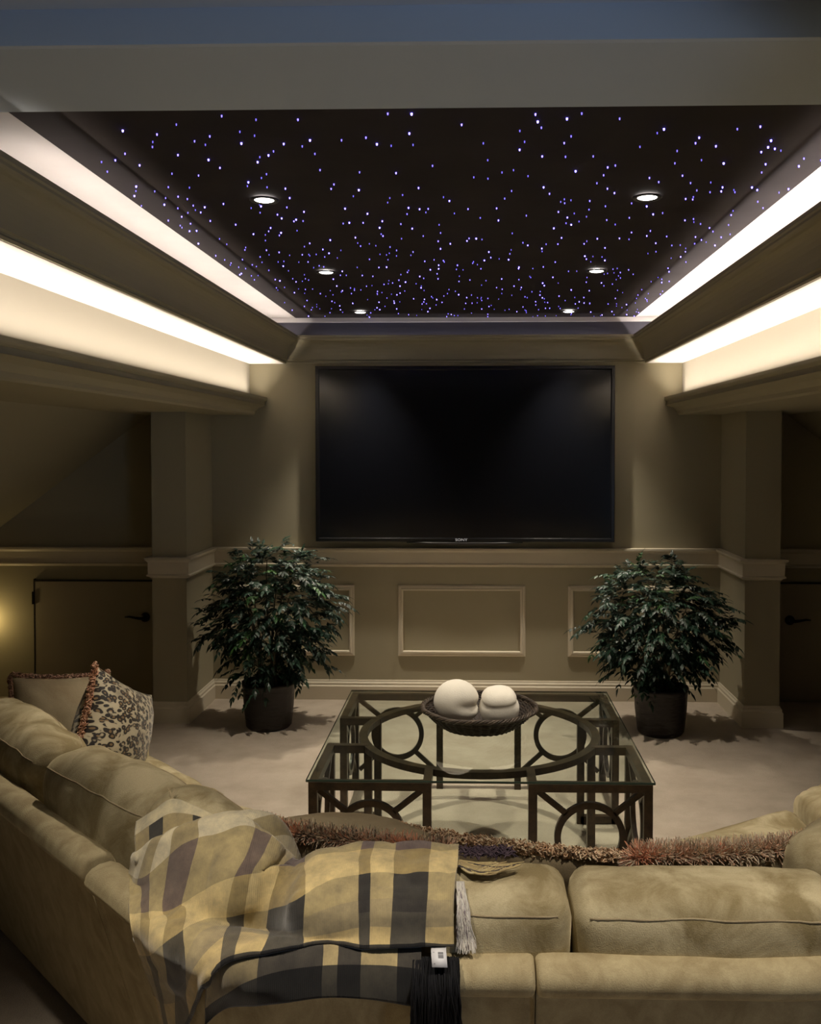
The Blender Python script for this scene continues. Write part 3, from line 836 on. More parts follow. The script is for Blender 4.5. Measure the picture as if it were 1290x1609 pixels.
def wing_pt(t, s, mirror=1):
    """t along the wing, s = (x+y) across"""
    x, y = -t * ANG + s / 2, t * ANG + s / 2
    if mirror < 0: x = 2 * XC - x
    return (x, y)
def mir(p, m): return (p[0], p[1]) if m > 0 else (2 * XC - p[0], p[1])
def backpath(bm, path, m):
    """sweep of the back: rounded ends"""
    path = [mir(p, m) for p in path]
    sweep(bm, path, FRP, inward=(1 if m > 0 else -1))
    es = [e for e in bm.edges if len(e.link_faces) == 2 and any(len(f.verts) > 6 for f in e.link_faces)]
    bmesh.ops.bevel(bm, geom=es, offset=.012, segments=3, affect='EDGES', profile=.5)
    return bm
def sharp(o, deg=45):
    o.data.set_sharp_from_angle(angle=math.radians(deg)); return o
def cushion_back(root, cx, cy, ang, L, ztop, seed, thick=.085, bulge=.02, H2=.185, lean=.10, wr=.006, rad=.052, roll=0.):
    bm = soft_box((L / 2, thick, H2), rad, (.004, bulge, .012), (30, 10, 18), wr, seed)
    M4 = Matrix.Translation((cx, cy, ztop - H2)) @ Matrix.Rotation(ang, 4, 'Z') @ Matrix.Rotation(lean, 4, 'X') @ Matrix.Rotation(roll, 4, 'Y')
    bmesh.ops.transform(bm, matrix=M4, verts=bm.verts)
    cb = BVHTree.FromBMesh(bm)
    o = obj('back_cushion', bm, M['velvet'], root, True); sofa_objs.append(o)
    # seam welt along the top rear and top front edges
    pb = B()
    for sy in (-1, 1):
        yy, zz = sy * (thick - .016), H2 - .010
        pts = []
        for k in range(25):
            u = -1 + 2 * k / 24
            q_ = M4 @ Vector((u * (L / 2 - .020), sy * (thick + .01), H2 - .012 + .006 * noise.noise(Vector((u * 3, seed, sy)))))
            pts.append(cb.find_nearest(q_)[0])
        tube(pb, pts, .0021, 6)
        obj('welt', pb, M['velvet_tan'], o, True); pb = B()
    return o
def cushion_seat(root, quad, seed, z0=.30, z1=.475, crown=.018):
    dx = (Vector(quad[1]) - Vector(quad[0])).length / 2; dy = (Vector(quad[3]) - Vector(quad[0])).length / 2
    bm = soft_box((dx, dy, (z1 - z0) / 2), .055, (.01, .01, crown), (24, 24, 8), .004, seed, quad)
    bmesh.ops.translate(bm, vec=(0, 0, (z0 + z1) / 2), verts=bm.verts)
    o = obj('seat_cushion', bm, M['velvet'], root, True); sofa_objs.append(o)
    return o
def base_prism(root, poly, z0=.045, z1=.31):
    bm = B(); a = [bm.verts.new((x, y, z0)) for x, y in poly]; b = [bm.verts.new((x, y, z1)) for x, y in poly]
    for j in range(len(poly)): bm.faces.new((a[j], a[(j + 1) % len(poly)], b[(j + 1) % len(poly)], b[j]))
    bm.faces.new(a); bm.faces.new(b)
    bmesh.ops.bevel(bm, geom=bm.edges[:], offset=.012, segments=2, affect='EDGES', profile=.5)
    o = sharp(obj('base', bm, M['velvet_frame'], root, True)); sofa_objs.append(o)
    for x, y in poly:
        c = Vector((sum(p[0] for p in poly) / len(poly), sum(p[1] for p in poly) / len(poly)))
        v = Vector((x, y)); v = v + (c - v).normalized() * .09
        bm = B(); bmesh.ops.create_cone(bm, cap_ends=True, segments=12, radius1=.018, radius2=.024, depth=.05)
        obj('foot', bm, M['foot'], root, True, (v.x, v.y, .025))
S0, S1 = 1.327, 2.30
for m in (1, -1):
    side = 'left' if m > 0 else 'right'
    # straight wing with two seats
    t0, t1 = 2.024, 3.44
    root = empty('sofa_section', (0, 0, 0), 0, 'gold velvet sofa wing on the %s, running towards the far wall' % side, 'sofa', 'sections of the sectional sofa')
    bm = B(); backpath(bm, [wing_pt(t1, S0), wing_pt(t0, S0)], m); o = sharp(obj('back_frame', bm, M['velvet_frame'], root, True)); sofa_objs.append(o)
    nA = (-.735, 2.20); nB = (-.735, 3.02)
    base_prism(root, [mir(p, m) for p in (wing_pt(t1, S0 + .25), (-.74, 2.30), (-.74, 3.00), wing_pt(t1, S1 - .03))])
    mid0, mid1 = wing_pt(2.68, S0 + .28), wing_pt(2.80, S1)
    q1 = [mid0, (-.742, 2.30), (-.742, 3.045), mid1]
    q2 = [wing_pt(3.30, S0 + .28), mid0, mid1, wing_pt(3.30, S1)]
    for q, sd in ((q1, 1), (q2, 2)): cushion_seat(root, [mir(p, m) for p in q], sd + 3 * m, z1=.475 if m > 0 else .49, crown=.018 if m > 0 else .03)
    for t_, sd in ((2.20, 1), (2.86, 2)):
        x, y = mir(wing_pt(t_, S0 + .185), m); L_ = .585 if sd == 1 else .625
        cushion_back(root, x, y, -PI / 4 * m + (.06 if sd == 1 else -.05), L_, .800 if sd == 1 else .785, sd + 7 * m, .088, .03, rad=.072, wr=.014)
    bm = soft_box((.065, .34, .22), .05, (.01, .01, .01), (8, 16, 10), .002, 4)
    x, y = mir(wing_pt(3.37, 1.88), m)
    bmesh.ops.transform(bm, matrix=Matrix.Translation((x, y, .28)) @ Matrix.Rotation(-PI / 4 * m, 4, 'Z'), verts=bm.verts)
    obj('arm', bm, M['velvet_frame'], root, True)
    # wedge with the bend in it
    root = empty('sofa_section', (0, 0, 0), 0, 'gold velvet sofa corner section in the foreground, %s of the middle seam' % side, 'sofa', 'sections of the sectional sofa')
    p0 = wing_pt(1.985, S0 - .012); p1 = (S0 - 1.70 - .012, 1.70); p2 = (XC - .001, 1.70)
    bm = B(); backpath(bm, corner_round([p0, p1, p2], .12), m); o = sharp(obj('back_frame', bm, M['velvet_frame'], root, True)); sofa_objs.append(o)
    base_prism(root, [mir(p, m) for p in ((-.715, 2.26), (-.27, 1.83), (XC - .004, 1.83), (XC - .004, 2.38), (-.715, 2.95))])
    cushion_seat(root, [mir(p, m) for p in ((-.725, 2.27), (XC - .005, 1.86), (XC - .005, 2.41), (-.725, 2.99))], 9 + m, z1=.475)
    if m > 0:
        x, y = wing_pt(1.755, S0 + .165); cushion_back(root, x, y, -PI / 4 + .04, .41, .825, 21, .095, .03, H2=.20, rad=.088, roll=.22)
        cushion_back(root, -.018, 1.795, 0, .525, .775, 5, wr=.005, rad=.040)
    else:
        cushion_back(root, .500, 1.795, 0, .500, .772, 6, wr=.005, rad=.040)
        x, y = mir(wing_pt(1.80, S0 + .165), -1); cushion_back(root, x, y, PI / 4, .40, .80, 23)

# ------------------------------------------------------------------ throw pillows with fringes
CORAL = [(.84, .42, .28), (.76, .40, .27), (.66, .46, .33), (.74, .62, .48), (.36, .27, .19), (.15, .12, .10), (.56, .48, .38), (.80, .53, .39)]
BROWN = [(.70, .49, .32), (.56, .37, .23), (.80, .60, .42), (.42, .28, .17), (.74, .54, .38)]
def pillow_pt(u, v, sgn, w_, h, th, pinch=.10):
    """u,v in -1..1; pillow in local x (width), z (height), y thickness"""
    k = max(0, (1 - u ** 2)) ** .55 * max(0, (1 - v ** 2)) ** .55
    x = u * w_ / 2 * (1 - pinch * (1 - v * v) ** 1.0 * abs(u) ** 2)
    z = v * h / 2 * (1 - pinch * (1 - u * u) ** 1.0 * abs(v) ** 2)
    return Vector((x, sgn * th / 2 * k, z))
def throw_pillow(name, w_, h, th, Mx, m, label, pal, edges, fl=.045, dens=900, seed=0, curl=False, body_name='cover', dent=.0, group=None):
    r = random.Random(seed)
    t = empty(name, (0, 0, 0), 0, label, 'pillow', group); t.matrix_world = Mx
    bm = B(); n = 28; g = {}
    for sg in (-1, 1):
        for i in range(n + 1):
            for j in range(n + 1):
                u, v = -1 + 2 * i / n, -1 + 2 * j / n
                edge = i in (0, n) or j in (0, n)
                if edge and sg > 0: g[sg, i, j] = g[-1, i, j]; continue
                uu, vv = math.sin(u * PI / 2), math.sin(v * PI / 2)
                p = pillow_pt(uu, vv, sg, w_, h, th)
                if not edge:
                    nz = noise.noise(Vector((uu * 2.2 + seed, vv * 2.2, sg * 3))) * .5 + .35 * noise.noise(Vector((uu * 5 + seed, vv * 5, sg * 3)))
                    p.y += sg * (nz * .014 * (1 - uu * uu) ** .5) 
                g[sg, i, j] = bm.verts.new(p)
        for i in range(n):
            for j in range(n):
                bm.faces.new((g[sg, i, j], g[sg, i + 1, j], g[sg, i + 1, j + 1], g[sg, i, j + 1]))
    obj(body_name, bm, m, t, True)
    V, F_, Cc = [], [], []
    per = []
    for e in edges:
        for k in range(int(dens / len(edges))):
            s = r.uniform(-1, 1)
            if e == 'top': a, d = (s, 1), Vector((0, 0, 1))
            elif e == 'bottom': a, d = (s, -1), Vector((0, 0, -1))
            elif e == 'left': a, d = (-1, s), Vector((-1, 0, 0))
            else: a, d = (1, s), Vector((1, 0, 0))
            per.append((pillow_pt(a[0], a[1], 1, w_, h, th), d, s + {'top': 0, 'bottom': 7, 'left': 3, 'right': 5}[e]))
    for p, d, s in per:
        c = noise.noise(Vector((s * 2.6, seed, 0))) * .9 + r.uniform(-.25, .25) + .45
        ci = int(max(0, min(.999, c)) * len(pal)) ; col = pal[ci]
        if r.random() < .25: col = pal[r.randrange(len(pal))]
        f = r.uniform(.8, 1.35); col = tuple(min(.9, q * f) for q in col)
        d1 = (d + Vector((r.gauss(0, .5), r.gauss(0, .75), r.gauss(0, .5)))).normalized()
        L = fl * r.uniform(.65, 1.1); side = d1.cross(Vector((r.uniform(-1, 1), r.uniform(-1, 1), r.uniform(-1, 1)))).normalized()
        rad = .0012 if not curl else .0021
        if curl:
            pts = []; ax = d1; s2 = side; s3 = ax.cross(s2)
            for k in range(7):
                a = k / 6 * 2 * PI * 1.3 + s * 9; pts.append(p + ax * L * (k / 6) * (.75) + (s2 * math.cos(a) + s3 * math.sin(a)) * .0055)
        else:
            bend = side * r.uniform(-.3, .3) * L
            pts = [p, p + d1 * L * .5 + bend * .3, p + d1 * L + bend]
        k0 = len(V)
        for k, q in enumerate(pts):
            rr = rad * (1.15 - .5 * k / (len(pts) - 1) if not curl else 1)
            dd = (pts[min(k + 1, len(pts) - 1)] - pts[max(0, k - 1)]).normalized()
            x1 = dd.cross(Vector((.3, .5, .8))).normalized(); x2 = dd.cross(x1)
            for j in range(3):
                a = 2 * PI * j / 3; V.append(q + (x1 * math.cos(a) + x2 * math.sin(a)) * rr); Cc.append(col)
        for k in range(len(pts) - 1):
            for j in range(3): F_.append((k0 + 3 * k + j, k0 + 3 * k + (j + 1) % 3, k0 + 3 * k + 3 + (j + 1) % 3, k0 + 3 * k + 3 + j))
    o = pydata('fringe', V, F_, M['strand'], t); set_col(o, Cc)
    return t
def frame(cx, cy, cz, xdir, up, roll=0):
    """matrix: local x along xdir, local z along up (made orthogonal)"""
    x = Vector(xdir).normalized(); z = Vector(up); z = (z - x * z.dot(x)).normalized(); y = z.cross(x)
    m3 = Matrix((x, y, z)).transposed()
    return Matrix.Translation((cx, cy, cz)) @ m3.to_4x4()
# A: leaning far back on the left corner seat
def lean_pillow(p_left, p_right, h, fwd, th, m, label, pal, edges, fl, dens, seed, curl=False, extra=.04):
    """top edge from p_left to p_right, leaning back; fwd = horizontal share of the downward direction"""
    a, b = Vector(p_left), Vector(p_right); x = (b - a).normalized()
    f = Vector((0, 0, 1)).cross(x).normalized()
    down = (f * fwd + Vector((0, 0, -math.sqrt(1 - fwd * fwd)))).normalized()
    c = (a + b) / 2 + down * h / 2
    return throw_pillow('throw_pillow', (b - a).length + extra, h, th, frame(c.x, c.y, c.z, x, -down), m, label, pal, edges, fl, dens, seed, curl)
lean_pillow((-.43, 2.04, .765), (-.01, 1.955, .755), .42, .78, .20, M['velvet_tan'],
             'gold throw pillow with a coral brush fringe, behind the plaid throw', CORAL, ('top', 'left'), .036, 5200, 1)
lean_pillow((-.10, 2.10, .735), (.43, 1.975, .730), .32, .50, .11, M['velvet_tan'],
             'throw pillow with a curly brown loop fringe, squeezed between two coral fringed pillows', BROWN, ('top',), .026, 1300, 2, True)
lean_pillow((.43, 1.955, .745), (.86, 1.99, .770), .34, .50, .13, M['velvet_tan'],
             'tan throw pillow with a coral fringe, behind the right back cushion', [CORAL[k] for k in (0, 2, 3, 3, 6, 7, 2)] + [(.62, .46, .34)], ('top', 'left'), .038, 6000, 3)
# leopard pillow standing at the end of the left wing
throw_pillow('leopard_pillow', .38, .40, .22, frame(-1.205, 3.24, .585, (.22, .85, -.50), (.05, .45, .87)), M['leopard'],
             'leopard print pillow with a coral loop fringe, standing upright on the left wing', [(.42, .24, .16), (.36, .19, .12), (.48, .30, .20)], ('left',), .020, 900, 4, True)
throw_pillow('throw_pillow', .34, .30, .20, frame(-1.45, 3.38, .615, (.86, .36, -.05), (-.25, .25, .9)), M['velvet_tan'],
             'plain tan pillow with a ruffled fringe, behind the leopard print pillow', [(.40, .24, .17), (.34, .20, .14), (.44, .28, .20)], ('left', 'top'), .022, 800, 5, True)

#THROW#
# ------------------------------------------------------------------ plaid throw
bpy.context.view_layer.update()
_b = bmesh.new()
for o in sofa_objs: _b.from_mesh(o.data)
SBVH = BVHTree.FromBMesh(_b); _b.free()
TH_MAIN = [[(-0.586, 2.02, 0.664), (-0.61, 1.988, 0.732), (-0.646, 1.94, 0.744), (-0.669, 1.967, 0.692), (-0.641, 1.889, 0.688), (-0.619, 1.832, 0.666), (-0.602, 1.809, 0.643), (-0.624, 1.903, 0.556), (-0.615, 1.909, 0.514), (-0.6, 1.913, 0.465), (-0.584, 1.933, 0.364)],
 [(-0.526, 1.986, 0.709), (-0.55, 1.954, 0.777), (-0.586, 1.906, 0.789), (-0.61, 1.9, 0.715), (-0.604, 1.889, 0.693), (-0.581, 1.814, 0.682), (-0.566, 1.779, 0.666), (-0.555, 1.768, 0.63), (-0.574, 1.861, 0.534), (-0.562, 1.87, 0.477), (-0.557, 1.902, 0.378)],
 [(-0.463, 1.982, 0.742), (-0.487, 1.95, 0.81), (-0.523, 1.902, 0.822), (-0.515, 1.869, 0.796), (-0.52, 1.84, 0.741), (-0.533, 1.839, 0.674), (-0.505, 1.782, 0.693), (-0.49, 1.723, 0.681), (-0.473, 1.692, 0.636), (-0.495, 1.781, 0.537), (-0.508, 1.829, 0.441)],
 [(-0.394, 1.992, 0.752), (-0.418, 1.96, 0.82), (-0.454, 1.912, 0.832), (-0.443, 1.872, 0.816), (-0.443, 1.827, 0.789), (-0.452, 1.796, 0.742), (-0.461, 1.79, 0.711), (-0.472, 1.797, 0.669), (-0.442, 1.714, 0.691), (-0.434, 1.668, 0.662), (-0.434, 1.712, 0.592)],
 [(-0.315, 1.983, 0.735), (-0.339, 1.951, 0.803), (-0.375, 1.903, 0.815), (-0.366, 1.889, 0.812), (-0.367, 1.83, 0.794), (-0.382, 1.801, 0.767), (-0.387, 1.786, 0.739), (-0.392, 1.78, 0.705), (-0.398, 1.788, 0.661), (-0.38, 1.705, 0.693), (-0.374, 1.653, 0.676)],
 [(-0.277, 1.955, 0.549), (-0.277, 1.955, 0.589), (-0.277, 1.955, 0.629), (-0.279, 1.95, 0.689), (-0.287, 1.917, 0.739), (-0.3, 1.868, 0.749), (-0.3, 1.851, 0.721), (-0.304, 1.848, 0.682), (-0.31, 1.852, 0.643), (-0.314, 1.862, 0.601), (-0.286, 1.662, 0.69)],
 [(-0.234, 1.906, 0.595), (-0.234, 1.906, 0.635), (-0.234, 1.906, 0.675), (-0.234, 1.901, 0.735), (-0.234, 1.866, 0.785), (-0.234, 1.816, 0.795), (-0.226, 1.769, 0.791), (-0.217, 1.727, 0.783), (-0.21, 1.691, 0.754), (-0.208, 1.682, 0.716), (-0.205, 1.69, 0.692)],
 [(-0.148, 1.925, 0.6), (-0.148, 1.925, 0.64), (-0.148, 1.925, 0.68), (-0.148, 1.92, 0.74), (-0.148, 1.885, 0.79), (-0.148, 1.835, 0.8), (-0.148, 1.79, 0.799), (-0.143, 1.748, 0.793), (-0.137, 1.698, 0.768), (-0.134, 1.679, 0.732), (-0.134, 1.677, 0.69)],
 [(-0.059, 1.925, 0.6), (-0.059, 1.925, 0.64), (-0.059, 1.925, 0.68), (-0.059, 1.92, 0.74), (-0.059, 1.885, 0.79), (-0.059, 1.835, 0.8), (-0.059, 1.796, 0.798), (-0.056, 1.752, 0.792), (-0.054, 1.697, 0.77), (-0.056, 1.677, 0.734), (-0.06, 1.673, 0.695)],
 [(0.034, 1.925, 0.6), (0.034, 1.925, 0.64), (0.034, 1.925, 0.68), (0.034, 1.92, 0.74), (0.034, 1.885, 0.79), (0.034, 1.835, 0.8), (0.034, 1.79, 0.8), (0.031, 1.75, 0.795), (0.028, 1.697, 0.77), (0.028, 1.68, 0.737), (0.028, 1.676, 0.699)]]
TH_LOW = [[(-0.414, 1.647, 0.656), (-0.429, 1.698, 0.594), (-0.434, 1.71, 0.567), (-0.437, 1.721, 0.539), (-0.441, 1.732, 0.511)],
 [(-0.375, 1.651, 0.686), (-0.374, 1.636, 0.666), (-0.373, 1.632, 0.641), (-0.385, 1.676, 0.599), (-0.387, 1.683, 0.579)],
 [(-0.333, 1.665, 0.698), (-0.33, 1.641, 0.686), (-0.329, 1.626, 0.667), (-0.328, 1.621, 0.642), (-0.332, 1.647, 0.606)],
 [(-0.276, 1.684, 0.701), (-0.272, 1.652, 0.696), (-0.269, 1.63, 0.682), (-0.268, 1.617, 0.659), (-0.269, 1.621, 0.627)],
 [(-0.202, 1.674, 0.685), (-0.196, 1.664, 0.699), (-0.193, 1.636, 0.688), (-0.192, 1.62, 0.667), (-0.191, 1.617, 0.639)],
 [(-0.122, 1.668, 0.697), (-0.119, 1.679, 0.701), (-0.116, 1.638, 0.689), (-0.115, 1.62, 0.667), (-0.115, 1.618, 0.636)],
 [(-0.056, 1.665, 0.699), (-0.055, 1.677, 0.701), (-0.053, 1.636, 0.687), (-0.053, 1.619, 0.663), (-0.053, 1.621, 0.627)],
 [(-0.03, 1.666, 0.7), (-0.03, 1.675, 0.701), (-0.028, 1.634, 0.686), (-0.028, 1.618, 0.659), (-0.03, 1.654, 0.603)]]
TH_FOLD = [[(-0.694, 2.081, 0.753), (-0.654, 1.968, 0.771), (-0.649, 1.954, 0.75), (-0.648, 1.951, 0.724)],
 [(-0.616, 1.969, 0.823), (-0.609, 1.946, 0.806), (-0.602, 1.926, 0.788), (-0.597, 1.909, 0.768)],
 [(-0.581, 1.979, 0.845), (-0.572, 1.947, 0.829), (-0.563, 1.92, 0.811), (-0.557, 1.898, 0.792)],
 [(-0.535, 1.956, 0.844), (-0.528, 1.93, 0.833), (-0.522, 1.911, 0.821), (-0.517, 1.893, 0.809)],
 [(-0.492, 1.931, 0.837), (-0.489, 1.916, 0.829), (-0.485, 1.902, 0.822), (-0.482, 1.889, 0.814)],
 [(-0.452, 1.916, 0.827), (-0.45, 1.905, 0.823), (-0.447, 1.894, 0.82), (-0.445, 1.883, 0.815)]]

def crom(p, t):
    n = len(p) - 1; i = max(0, min(n - 1, int(t))); f = t - i
    a, b = p[i], p[i + 1]; z = p[i - 1] if i > 0 else a * 2 - b; c = p[i + 2] if i + 2 <= n else b * 2 - a
    return .5 * ((2 * a) + (b - z) * f + (2 * z - 5 * a + 4 * b - c) * f * f + (3 * a - z - 3 * b + c) * f ** 3)
def lin(p, t):
    i = max(0, min(len(p) - 2, int(t))); return p[i] + (p[i + 1] - p[i]) * (t - i)
def sheet(name, grid, us, vs, nu, nv, off, m, parent, thick=.007, wr=.004, seed=0, smooth=40, bv=None, skip=0.):
    cols = [[Vector(p) for p in c] for c in grid]
    dense = [[crom(c, j / nv * (len(c) - 1)) for j in range(nv + 1)] for c in cols]
    P = [[crom([dense[k][j] for k in range(len(cols))], i / nu * (len(cols) - 1)) for j in range(nv + 1)] for i in range(nu + 1)]
    U = [lin(us, i / nu * (len(us) - 1)) for i in range(nu + 1)]; V = [lin(vs, j / nv * (len(vs) - 1)) for j in range(nv + 1)]
    E0 = Vector((.05, .05, 1.62))          # a point above and behind the sofa that sees every draped face
    # membrane over the upholstery: slide along rays from E0, never below the surface
    D = [[(p - E0).normalized() for p in r] for r in P]; T = [[(p - E0).length for p in r] for r in P]; Lm = [[9.] * (nv + 1) for r in P]
    fix = [[V[j] < skip or (V[j] < .398 and U[i] > .47 and skip > 0) for j in range(nv + 1)] for i in range(nu + 1)]
    for i in range(nu + 1):
        for j in range(nv + 1):
            for bvh, o_ in ((SBVH, off),) + (((bv, .008),) if bv else ()):
                h = bvh.ray_cast(E0, D[i][j])
                if h[0] is not None and h[3] < T[i][j] + .2: Lm[i][j] = min(Lm[i][j], h[3] - o_)
            if not fix[i][j]: T[i][j] = min(T[i][j], Lm[i][j])
    for it in range(smooth):
        Q = [r[:] for r in T]
        for i in range(nu + 1):
            for j in range(nv + 1):
                if fix[i][j]: continue
                a_ = [Q[max(i - 1, 0)][j] + Q[min(i + 1, nu)][j], Q[i][j - 1] + Q[i][j + 1]] if 0 < j < nv else [Q[max(i - 1, 0)][j] + Q[min(i + 1, nu)][j]]
                T[i][j] = min(Lm[i][j], sum(a_) / (2 * len(a_)))
    for i in range(nu + 1):
        for j in range(nv + 1):
            if not fix[i][j]: P[i][j] = E0 + D[i][j] * T[i][j]
    P0 = [[p.copy() for p in r] for r in P]
    for i in range(nu + 1):
        for j in range(nv + 1):
            p = P0[i][j]
            a = P0[min(i + 2, nu)][j] - P0[max(i - 2, 0)][j]; b = P0[i][min(j + 2, nv)] - P0[i][max(j - 2, 0)]
            n = a.cross(b).normalized()
            if n.dot(D[i][j]) > 0: n = -n
            k = noise.noise(Vector((p.x * 11, p.y * 11, p.z * 4 + seed))) + .3 * noise.noise(Vector((p.x * 26, p.y * 26, p.z * 9 + seed)))
            P[i][j] = p + n * (abs(k) * wr + .001)
    vid = lambda i, j: i * (nv + 1) + j
    F_ = [(vid(i, j), vid(i + 1, j), vid(i + 1, j + 1), vid(i, j + 1)) for i in range(nu) for j in range(nv)]
    o = pydata(name, [p for r in P for p in r], F_, m, parent)
    uv = o.data.uv_layers.new(name='UVMap')
    for l in o.data.loops:
        i, j = divmod(l.vertex_index, nv + 1); uv.data[l.index].uv = (U[i], V[j])
    md = o.modifiers.new('thickness', 'SOLIDIFY'); md.thickness = thick; md.offset = 0
    return o, P
throw = empty('plaid_throw', (0, 0, 0), 0, 'gold, cream and charcoal plaid wool throw draped over the sofa corner, fringe hanging', 'throw blanket')
fo, FP = sheet('fold', TH_FOLD, [0, .16, .34, .5, .72, 1], [0, .33, .66, 1], 40, 20, .008, M['plaid_fold'], throw, seed=4, wr=.006)
lo_, LP = sheet('under_layer', TH_LOW, [0, .10, .22, .35, .55, .76, .93, 1], [0, .25, .5, .75, 1], 90, 28, .014, M['plaid_low'], throw, seed=9, wr=.004)
_b = bmesh.new(); _b.from_mesh(lo_.data); _b.from_mesh(fo.data)
mo, MP = sheet('top_layer', TH_MAIN, [0, .095, .205, .32, .418, .58, .70, .805, .90, 1.0], [.015, .015, .02, .14, .27, .40, .46, .52, .66, .80, .92], 150, 120, .014, M['plaid'], throw, seed=2, wr=.013, smooth=70, bv=BVHTree.FromBMesh(_b), skip=.03)
_b.free()
def strands(name, items, parent, m='strand'):
    """items: (points, radius, colour)"""
    V, F_, Cc = [], [], []
    for pts, rad, col in items:
        k0 = len(V)
        for k, q in enumerate(pts):
            dd = (pts[min(k + 1, len(pts) - 1)] - pts[max(0, k - 1)]).normalized()
            x1 = dd.cross(Vector((.31, .52, .8))).normalized(); x2 = dd.cross(x1)
            for j in range(4):
                a = PI / 2 * j; V.append(q + (x1 * math.cos(a) + x2 * math.sin(a)) * rad * (1 - .4 * k / len(pts))); Cc.append(col)
        for k in range(len(pts) - 1):
            for j in range(4): F_.append((k0 + 4 * k + j, k0 + 4 * k + (j + 1) % 4, k0 + 4 * k + 4 + (j + 1) % 4, k0 + 4 * k + 4 + j))
    o = pydata(name, V, F_, M[m], parent); set_col(o, Cc); return o
def out(p, off=.006):
    h = SBVH.find_nearest(p, .15)
    if h[0] is not None:
        d = (p - h[0]).dot(h[1])
        if d < off: return h[0] + h[1] * off
    return p
rr_ = random.Random(5)
# black hanging fringe at the right lower corner
it = []
for k in range(420):
    s = rr_.random(); x0 = -.040 + .075 * s; x1 = x0 + rr_.uniform(-.012, .012) + .008 * s
    Lz = .16 + .05 * rr_.random() + (.02 if s < .5 else 0); lay = rr_.uniform(0, .014)
    pts = []
    for q in range(9):
        t_ = q / 8; z = .692 - Lz * t_; x = x0 + (x1 - x0) * t_ + .003 * math.sin(t_ * 9 + k)
        pts.append(Vector((x, 1.655 - .036 * min(1, t_ * 5) - lay + .03 * max(0, t_ - .25), z + (.004 if q else 0))))
    pts = [out(p, .005 + lay * .6) for p in pts]
    c = rr_.uniform(.004, .012); it.append((pts, rr_.uniform(.0010, .0018), (c, c, c * 1.25)))
strands('black_fringe', it, throw)
# pale tassel hanging over the cushion
it = []
for k in range(150):
    s = rr_.random(); x0 = .034 + .010 * s; x1 = .034 + .034 * s + rr_.uniform(-.004, .004); Ln = rr_.uniform(.55, 1)
    pts = []
    for q in range(9):
        t_ = q / 8 * Ln; pts.append(out(Vector((x0 + (x1 - x0) * t_ + .002 * math.sin(t_ * 14 + k), 1.725 - .06 * t_, .795 - .105 * t_)), .006 + .006 * rr_.random()))
    c = rr_.choice([(.62, .58, .52), (.50, .46, .42), (.68, .66, .60), (.24, .20, .22), (.55, .52, .50)]); it.append((pts, rr_.uniform(.0008, .0014), c))
strands('pale_tassel', it, throw)
# gold and dark yarn loops lying over the cushion top
it = []
for k in range(46):
    s = rr_.random(); w_ = .045 + .075 * rr_.random(); d = .010 + .034 * s
    pts = []
    for q in range(13):
        t_ = q / 12; pts.append(out(Vector((.036 + w_ * t_ * 1.05, 1.80 - d * 1.1 * math.sin(PI * t_ * .85) - .02 * (1 - t_) * s + .004 * math.sin(k + t_ * 6), .800)), .005 + .010 * rr_.random() * math.sin(PI * t_)))
    pts = [p if i_ in (0, 12) else (pts[i_ - 1] + p * 2 + pts[i_ + 1]) / 4 for i_, p in enumerate(pts)] if False else pts
    sm = [pts[0]] + [(pts[i_ - 1] + pts[i_] * 2 + pts[i_ + 1]) / 4 for i_ in range(1, 12)] + [pts[12]]
    c = rr_.choice([(.48, .38, .18), (.55, .46, .26), (.20, .16, .10), (.05, .042, .045), (.38, .30, .15), (.33, .25, .13)]); it.append((sm, rr_.uniform(.0016, .0030), c))
strands('yarn_loops', it, throw)
# dark plum tuft behind them
it = []
for k in range(260):
    p = Vector((rr_.uniform(.045, .135), 1.835 + rr_.uniform(-.012, .02), .792)); p.z += .008
    a = rr_.uniform(0, 2 * PI); d = Vector((math.cos(a), math.sin(a), rr_.uniform(.1, .8))).normalized() * rr_.uniform(.012, .024)
    pts = [out(p, .006), out(p + d * .6, .010), out(p + d + Vector((0, 0, -.006)), .007)]
    c = rr_.choice([(.055, .036, .050), (.040, .028, .040), (.080, .055, .070)]); it.append((pts, rr_.uniform(.0013, .0022), c))
strands('plum_tuft', it, throw)
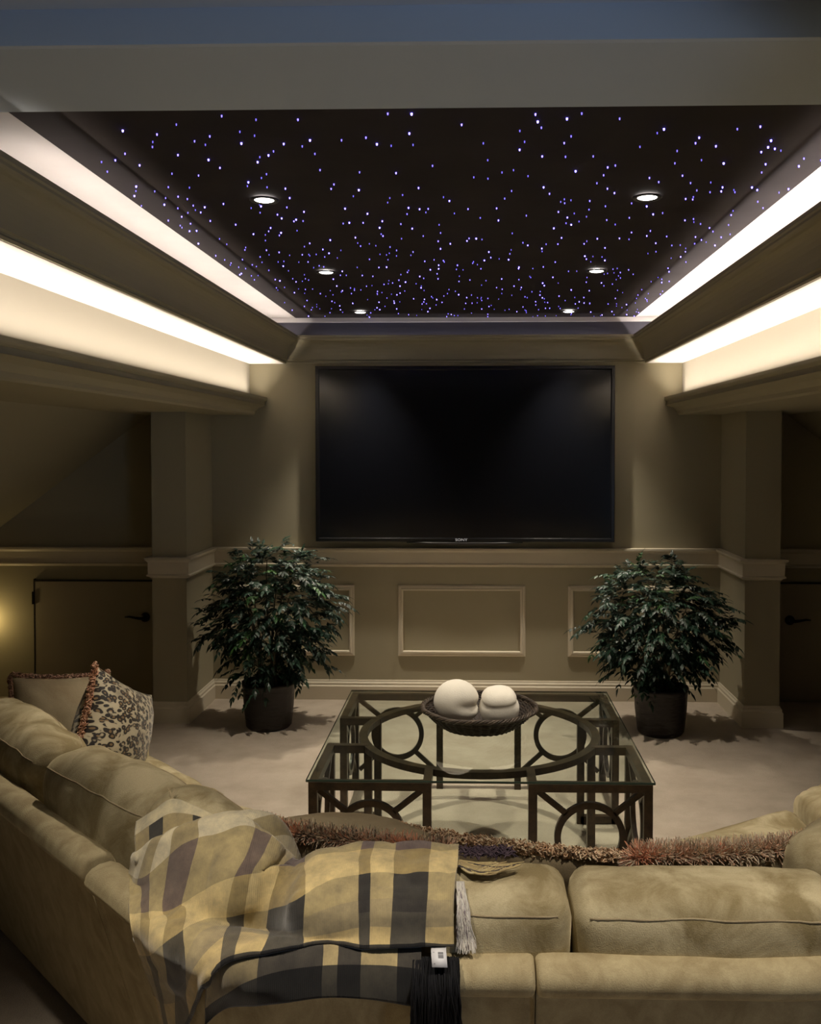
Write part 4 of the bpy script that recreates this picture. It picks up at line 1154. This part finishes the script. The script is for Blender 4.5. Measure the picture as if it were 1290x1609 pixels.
# wisps at the fold's peak
it = []
pk = FP[16][0]
for k in range(10):
    a = rr_.uniform(-.5, .5); it.append(([pk + Vector((0, 0, -.003)), pk + Vector((a * .012, .01, .010)), pk + Vector((a * .03, .02, .018))], .0006, (.45, .36, .22)))
strands('wisps', it, throw)
# white care label
tp = [Vector((.014, 1.668, .703)), Vector((.0145, 1.652, .702)), Vector((.016, 1.638, .697)), Vector((.0175, 1.629, .687))]
V = []; 
for p in tp:
    for dx in (-.0135, .0135): V.append(p + Vector((dx - .012, -.008, .004)))
o = pydata('care_label', V, [(0, 1, 3, 2), (2, 3, 5, 4), (4, 5, 7, 6)], M['tag'], throw)
md = o.modifiers.new('t', 'SOLIDIFY'); md.thickness = .0008
def lerp_label(s, t_):   # s across 0..1, t_ down 0..3
    i = min(2, int(t_)); f = t_ - i
    a = V[2 * i].lerp(V[2 * i + 1], s); b = V[2 * i + 2].lerp(V[2 * i + 3], s); return a.lerp(b, f) + Vector((0, -.0012, .0006))
bm = B()
for t0_, t1_, s0, s1 in ((.1, .7, .02, .98), (1.0, 1.35, .45, .8), (1.4, 1.9, .45, .8), (1.0, 2.6, .12, .22)):
    bm.faces.new([bm.verts.new(lerp_label(s, t_)) for s, t_ in ((s0, t0_), (s1, t0_), (s1, t1_), (s0, t1_))])
obj('print', bm, M['tagink'], o)
#ENDTHROW#

# ------------------------------------------------------------------ camera
cam = bpy.data.cameras.new('camera'); co = bpy.data.objects.new('camera', cam); C.objects.link(co)
co.location = (.067, 0, 1.6)
a = math.radians(1.47)
co.rotation_euler = (PI / 2 - a, 0, a)
cam.sensor_fit = 'VERTICAL'; cam.sensor_height = 36; cam.lens = 1480 / 1609 * 36
cam.shift_x = -64 / 1609; cam.shift_y = -64.5 / 1609
cam.clip_start = .02
sc = bpy.context.scene; sc.camera = co
sc.view_settings.view_transform = 'Standard'; sc.view_settings.look = 'None'; sc.view_settings.exposure = 0; sc.view_settings.gamma = 1
sc.cycles.use_denoising = True
sc.cycles.max_bounces = 8; sc.cycles.diffuse_bounces = 5; sc.cycles.transparent_max_bounces = 16
sc.cycles.sample_clamp_indirect = 6
